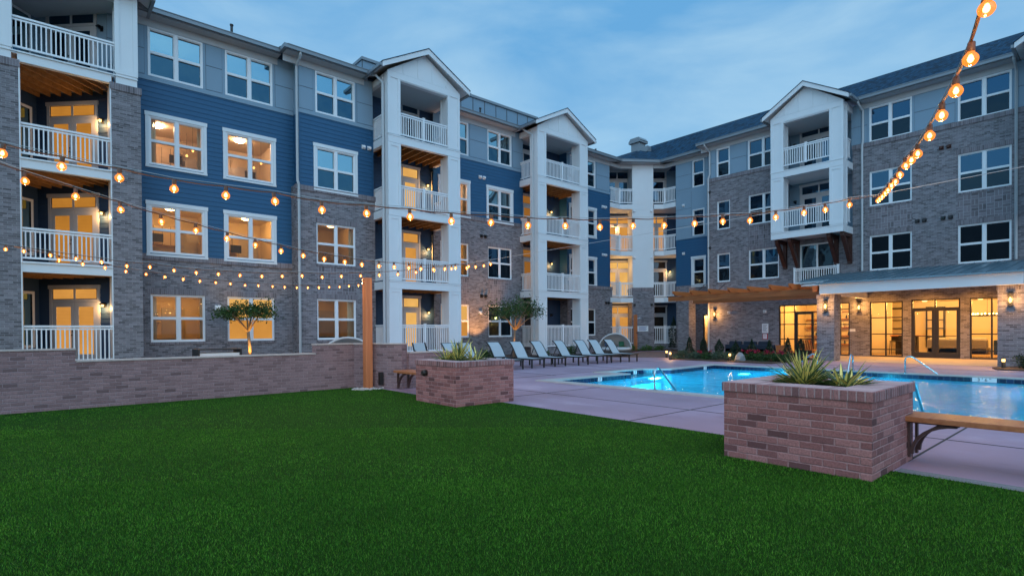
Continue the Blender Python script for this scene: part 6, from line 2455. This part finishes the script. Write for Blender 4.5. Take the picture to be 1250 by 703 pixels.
def tree(name, base, zc, label, rx, ry, zlo, zhi, seed, nleaf, lean=(0, 0), mat='leaf', lsz=0.040):
    r = random.Random(seed)
    t = tag(empty(name, base), label, 'tree', 'small courtyard trees')
    bx, by, bz = base
    fork = Vector((bx + lean[0] * 0.5, by + lean[1] * 0.5, zlo + 0.02))
    w = MB()
    w.tube([(bx, by, bz - 0.1), (bx + lean[0] * 0.15, by + 0.01, bz + (fork.z - bz) * 0.5), tuple(fork)], [0.075, 0.058, 0.052], 'bark', 9)
    w.build('trunk', t, smooth=True)
    limbs = MB()
    tips = []
    nl = 8
    for i in range(nl):
        az = 2 * math.pi * (i + r.uniform(-0.25, 0.25)) / nl
        q = r.uniform(0.45, 1.0)
        tip = Vector((bx + lean[0] + rx * q * math.cos(az), by + lean[1] + ry * q * math.sin(az), zlo + (zhi - zlo) * r.uniform(0.40, 0.95)))
        mid = fork.lerp(tip, 0.5) + Vector((r.uniform(-.08, .08), r.uniform(-.08, .08), 0.10))
        limbs.tube([tuple(fork - Vector((0, 0, 0.06))), tuple(mid), tuple(tip)], [0.036, 0.022, 0.008], 'bark', 6)
        tips.append((mid, tip))
        for k in range(3):
            t2 = mid.lerp(tip, r.uniform(0.1, 0.9)) + Vector((r.gauss(0, rx * 0.22), r.gauss(0, ry * 0.22), r.uniform(0.05, 0.35) * (zhi - zlo)))
            limbs.tube([tuple(mid.lerp(tip, 0.4)), tuple(t2)], [0.014, 0.004], 'bark', 5)
            tips.append((mid, t2))
    limbs.build('limb', t, smooth=True)
    cr_ = MB()
    clumps = []
    for mid, tip in tips:
        clumps.append((tip, 1.0))
        clumps.append((mid.lerp(tip, 0.6), 0.7))
    for _ in range(int(len(tips) * 1.2)):
        az, q = r.uniform(0, 6.28), math.sqrt(r.uniform(0.05, 1.0))
        clumps.append((Vector((bx + lean[0] + rx * q * math.cos(az), by + lean[1] + ry * q * math.sin(az), zlo + (zhi - zlo) * r.uniform(0.45, 1.0 - 0.35 * q * q))), 0.8))
    per = max(10, nleaf // len(clumps))
    pts = []
    for c, k in clumps:
        sx = 0.11 * rx * k + 0.03
        for _ in range(int(per * k)):
            p = c + Vector((r.gauss(0, sx), r.gauss(0, sx), r.gauss(0, 0.07 * (zhi - zlo) * k + 0.02)))
            if p.z > zlo - 0.05:
                pts.append(p)
    leaves(cr_, pts, 0.050, mat, r)
    cr_.build('crown', t)
    return t


tree('small_tree', (6.00, 22.0, 0.3), 1.9, 'small flat crowned tree with up lit trunk before the second ground floor window', 1.12, 0.85, 1.48, 2.50, 11, 3600, lean=(-0.15, 0))
tree('small_tree', (18.72, 21.5, 0.0), 2.2, 'small round crowned tree with up lit trunk between the balcony towers, behind the loungers', 1.50, 1.25, 1.50, 3.05, 12, 4300, lean=(0.2, 0))
light('tree_uplight', 'SPOT', (5.85, 21.55, 0.35), 190, (1.0, 0.56, 0.12), None, 0.05, target=(5.98, 22.0, 1.3), spot=62)
light('tree_uplight', 'SPOT', (18.45, 21.05, 0.12), 200, (1.0, 0.50, 0.10), None, 0.05, target=(18.7, 21.5, 1.3), spot=55)
light('wall_wash', 'SPOT', (17.9, 22.6, 0.25), 700, (1.0, 0.45, 0.13), None, 0.08, target=(18.15, 24.0, 3.2), spot=64, blend=0.45)


def shrub(name, loc, rx, ry, h_, label, mat, seed, n=900, cone=False, leaf=0.035, group=None, flowers=0, cat='shrub'):
    r = random.Random(seed)
    mb = MB()
    x0, y0, z0 = loc
    pts = []
    lumps = [(r.uniform(0, 6.28), r.uniform(0.2, 0.95), r.uniform(0.15, 0.9)) for _ in range(16)]
    for i in range(n):
        if cone:
            t_ = r.random() ** 1.35
            q = (1 - t_ ** 1.5) * math.sqrt(r.uniform(0.35, 1.0)) * (0.85 + 0.25 * math.sin(7 * t_ + seed))
            a = r.uniform(0, 6.28)
            pts.append((x0 + rx * q * math.cos(a), y0 + ry * q * math.sin(a), z0 + 0.05 + h_ * t_ * r.uniform(0.93, 1.05)))
        else:
            a, q, t_ = r.choice(lumps)
            pts.append((x0 + rx * (q * math.cos(a) * 0.8 + r.gauss(0, 0.20)), y0 + ry * (q * math.sin(a) * 0.8 + r.gauss(0, 0.20)), z0 + max(0.02, h_ * (t_ * (1 - 0.4 * q) + r.gauss(0, 0.13)))))
    leaves(mb, pts, leaf, mat, r)
    o = empty(name, loc)
    mb.build('foliage', o)
    s = MB()
    for k in range(4):
        a = r.uniform(0, 6.28)
        s.tube([(x0, y0, z0 - 0.02), (x0 + rx * 0.4 * math.cos(a), y0 + ry * 0.4 * math.sin(a), z0 + h_ * (0.6 if not cone else 0.75))], [0.016, 0.005], 'bark', 5)
    s.build('stem', o)
    if flowers:
        f = MB()
        for k in range(flowers):
            a, q = r.uniform(0, 6.28), math.sqrt(r.random())
            c = Vector((x0 + rx * q * math.cos(a), y0 + ry * q * math.sin(a), z0 + h_ * r.uniform(0.75, 1.1)))
            leaves(f, [c + Vector((r.gauss(0, .03), r.gauss(0, .03), r.gauss(0, .02))) for _ in range(9)], 0.035, 'petal', r, aspect=1.2)
        f.build('blossom', o)
    tag(o, label, cat, group)
    return o


# the bed before the clubhouse
mb = MB()
mb.slab([(22.7, 9.95), (27.6, 9.95), (28.3, 11.4), (28.3, 15.3), (30.9, 18.6), (33.1, 18.2), (33.1, 21.0), (31.6, 20.4), (27.2, 17.6), (22.95, 14.95)], 0.001, 0.05, 'mulch')
mb.slab([(24.3, -2), (26.6, -2), (26.6, 3.0), (25.3, 3.45), (24.4, 3.2)], 0.001, 0.045, 'mulch')
mb.slab([(29.8, 23.9), (25.8, 22.3), (25.8, 20.7), (28.6, 21.3), (31.0, 22.4), (32.6, 22.2), (33.1, 21.0), (33.1, 21.8), (32.6, 22.4), (31.5, 23.35), (30.7, 23.9)], 0.001, 0.08, 'mulch')
mb.slab([(2.8, 21.6), (11.7, 21.6), (11.7, 23.3), (8.2, 23.35), (8.2, 23.95), (2.8, 23.95)], 0.001, 0.10, 'mulch')
mb.slab([(15.7, 20.2), (21.3, 20.2), (21.3, 23.95), (15.7, 23.95)], 0.001, 0.06, 'mulch')
kind(mb.build('planting_bed'), 'structure')
mb = MB()
mb.face([(24.6, 15.9, 0.0045), (27.1, 17.7, 0.0045), (31.3, 20.6, 0.0045), (30.6, 21.9, 0.0045), (28.6, 21.1, 0.0045), (25.7, 20.4, 0.0045), (22.5, 18.5, 0.0045)], 'path')
kind(mb.build('brick_path'), 'structure')

CONE = [(25.6, 15.45, 0.96, 'conical evergreen shrub before the corner pier of the pergola, leftmost of its row'), (25.6, 14.65, 0.93, 'conical evergreen shrub before the lit doorway, just left of the white downspout'),
        (25.6, 13.80, 0.86, 'conical evergreen shrub just left of the dark sofa'), (25.6, 12.95, 0.78, 'lower conical evergreen shrub before the left half of the dark sofa'),
        (25.6, 12.15, 0.88, 'conical evergreen shrub before the middle of the dark sofa'), (25.6, 11.33, 0.83, 'conical evergreen shrub before the right end of the dark sofa'),
        (25.6, 10.50, 0.92, 'wide conical evergreen shrub before the shelves and glazed door'), (25.6, 9.95, 0.90, 'conical evergreen shrub nearest the porch pillar, before the slatted chair')]
for i, (x, y, hh, lab) in enumerate(CONE):
    shrub('conical_shrub', (x, y, 0.03), 0.38, 0.38, hh, lab, 'leafdark', 20 + i, n=1700, cone=True, leaf=0.034, group='conical shrubs before the clubhouse')
FLW = [(23.5, 14.55, 'grey green shrub beside the left bollard lamp', 0), (23.6, 13.95, 'grey green shrub left of the first red blossoms', 0), (23.7, 13.4, 'low shrub with a few red blossoms before the second conical shrub', 7), (23.7, 12.8, 'grey green shrub before the lower conical shrub', 0),
       (23.7, 12.2, 'grey green shrub lit by the middle bollard lamp', 0), (24.3, 11.5, 'low rose shrub with red blossoms right of the grey rock', 10), (23.9, 10.95, 'rose shrub with red blossoms before the middle of the sofa', 12), (23.8, 10.4, 'rose shrub with red blossoms behind the far pool edge', 12), (24.0, 9.95, 'rose shrub at the end of the bed behind the yucca', 8)]
for i, (x, y, lab, nf) in enumerate(FLW):
    shrub('low_shrub', (x, y, 0.03), 0.55, 0.48, 0.42, lab, 'leafgrey' if nf == 0 else 'leaf', 40 + i, n=1100, leaf=0.036, group='low shrubs in the clubhouse bed', flowers=nf)
shrub('column_shrub', (33.3, 21.3, 0.2), 0.55, 0.55, 2.05, 'tall narrow dark evergreen between the corner railing and the brick pier', 'leafdark', 60, n=2600, cone=True, leaf=0.04)
for i, (x, y, lab) in enumerate(((26.4, 21.2, 'green shrub behind the daybed, leftmost before the corner balconies'), (27.4, 21.7, 'green shrub at the foot of the shower post'), (28.6, 21.9, 'green shrub right of the daybed, before the amber corner doors'), (29.7, 22.1, 'green shrub before the brick corner pier sign'),
                                 (31.2, 22.0, 'green shrub just right of the corner pier'), (32.1, 21.6, 'green shrub below the right corner railing'))):
    shrub('boxwood_shrub', (x, y, 0.05), 0.55, 0.40, 0.42, lab, 'leafbright', 70 + i, n=800, leaf=0.036, group='boxwood shrubs at the inner corner')
for i, (x, y, hh, lab) in enumerate(((15.95, 19.6, 0.85, 'leafy shrub behind the lounger right of the lit tree'), (19.7, 20.2, 0.62, 'leafy shrub at the railing of the second tower, between two loungers'), (22.2, 20.6, 0.66, 'leafy shrub at the right foot of the second tower'),
                                     (16.6, 22.6, 0.5, 'yellow green shrub below the amber lit window'), (11.0, 18.6, 0.55, 'dark shrub behind the leftmost loungers'), (17.6, 22.4, 0.45, 'small shrub left of the lit tree trunk'))):
    shrub('leafy_shrub', (x, y, 0.0), 0.30, 0.30, hh, lab, 'leaf' if i != 3 else 'leafbright', 80 + i, n=600, leaf=0.045, group='leafy shrubs behind the loungers')
shrub('round_shrub', (25.4, 2.55, 0.02), 0.55, 0.5, 0.55, 'round green shrub at the foot of the porch pillar at the photo edge', 'leafdark', 95, n=1200, leaf=0.035)
MAT['stone'] = simple('grey boulder', (0.22, 0.22, 0.23), 0.9, var=0.3, vscale=9, bump=0.6, bscale=15)
mb = MB()
r = random.Random(6)
mb.lathe((23.35, 11.62, 0.0), [(0.20, 0), (0.24, 0.10), (0.20, 0.26), (0.10, 0.38), (0.02, 0.41)], 'stone', 9)
for i, v in enumerate(mb.v):
    mb.v[i] = (v[0] + r.uniform(-.03, .03), v[1] + r.uniform(-.03, .03), v[2] + r.uniform(-.02, .02))
tag(rebase(mb.build('rock', smooth=False), (23.35, 11.62, 0)), 'grey boulder in the bed between the bollard lamp and the red blossoms', 'rock')


def bollard(x, y, lab, e=5):
    t = empty('bollard_lamp', (x, y, 0))
    m_ = MB()
    m_.lathe((x, y, 0), [(0.055, 0), (0.055, 0.26)], 'black', 12)
    m_.build('body', t)
    m_ = MB()
    m_.lathe((x, y, 0.262), [(0.045, 0), (0.045, 0.09)], 'sconce', 12)
    m_.build('glass', t)
    m_ = MB()
    m_.lathe((x, y, 0.354), [(0.062, 0), (0.062, 0.02), (0.02, 0.045)], 'black', 12)
    m_.build('cap', t)
    light('bollard_light', 'POINT', (x - 0.16, y - 0.12, 0.31), e, (1.0, 0.55, 0.16), t, 0.05)
    tag(t, lab, 'bollard lamp', 'bollard lamps in the beds')


bollard(22.75, 14.75, 'small glowing bollard lamp at the left tip of the clubhouse bed', 9)
bollard(23.15, 11.98, 'small glowing bollard lamp beside the grey boulder', 8)
bollard(25.05, 3.12, 'small glowing bollard lamp at the foot of the porch pillar at the photo edge', 8)
bollard(24.2, 15.9, 'small glowing bollard lamp behind the first one, by the path', 6)
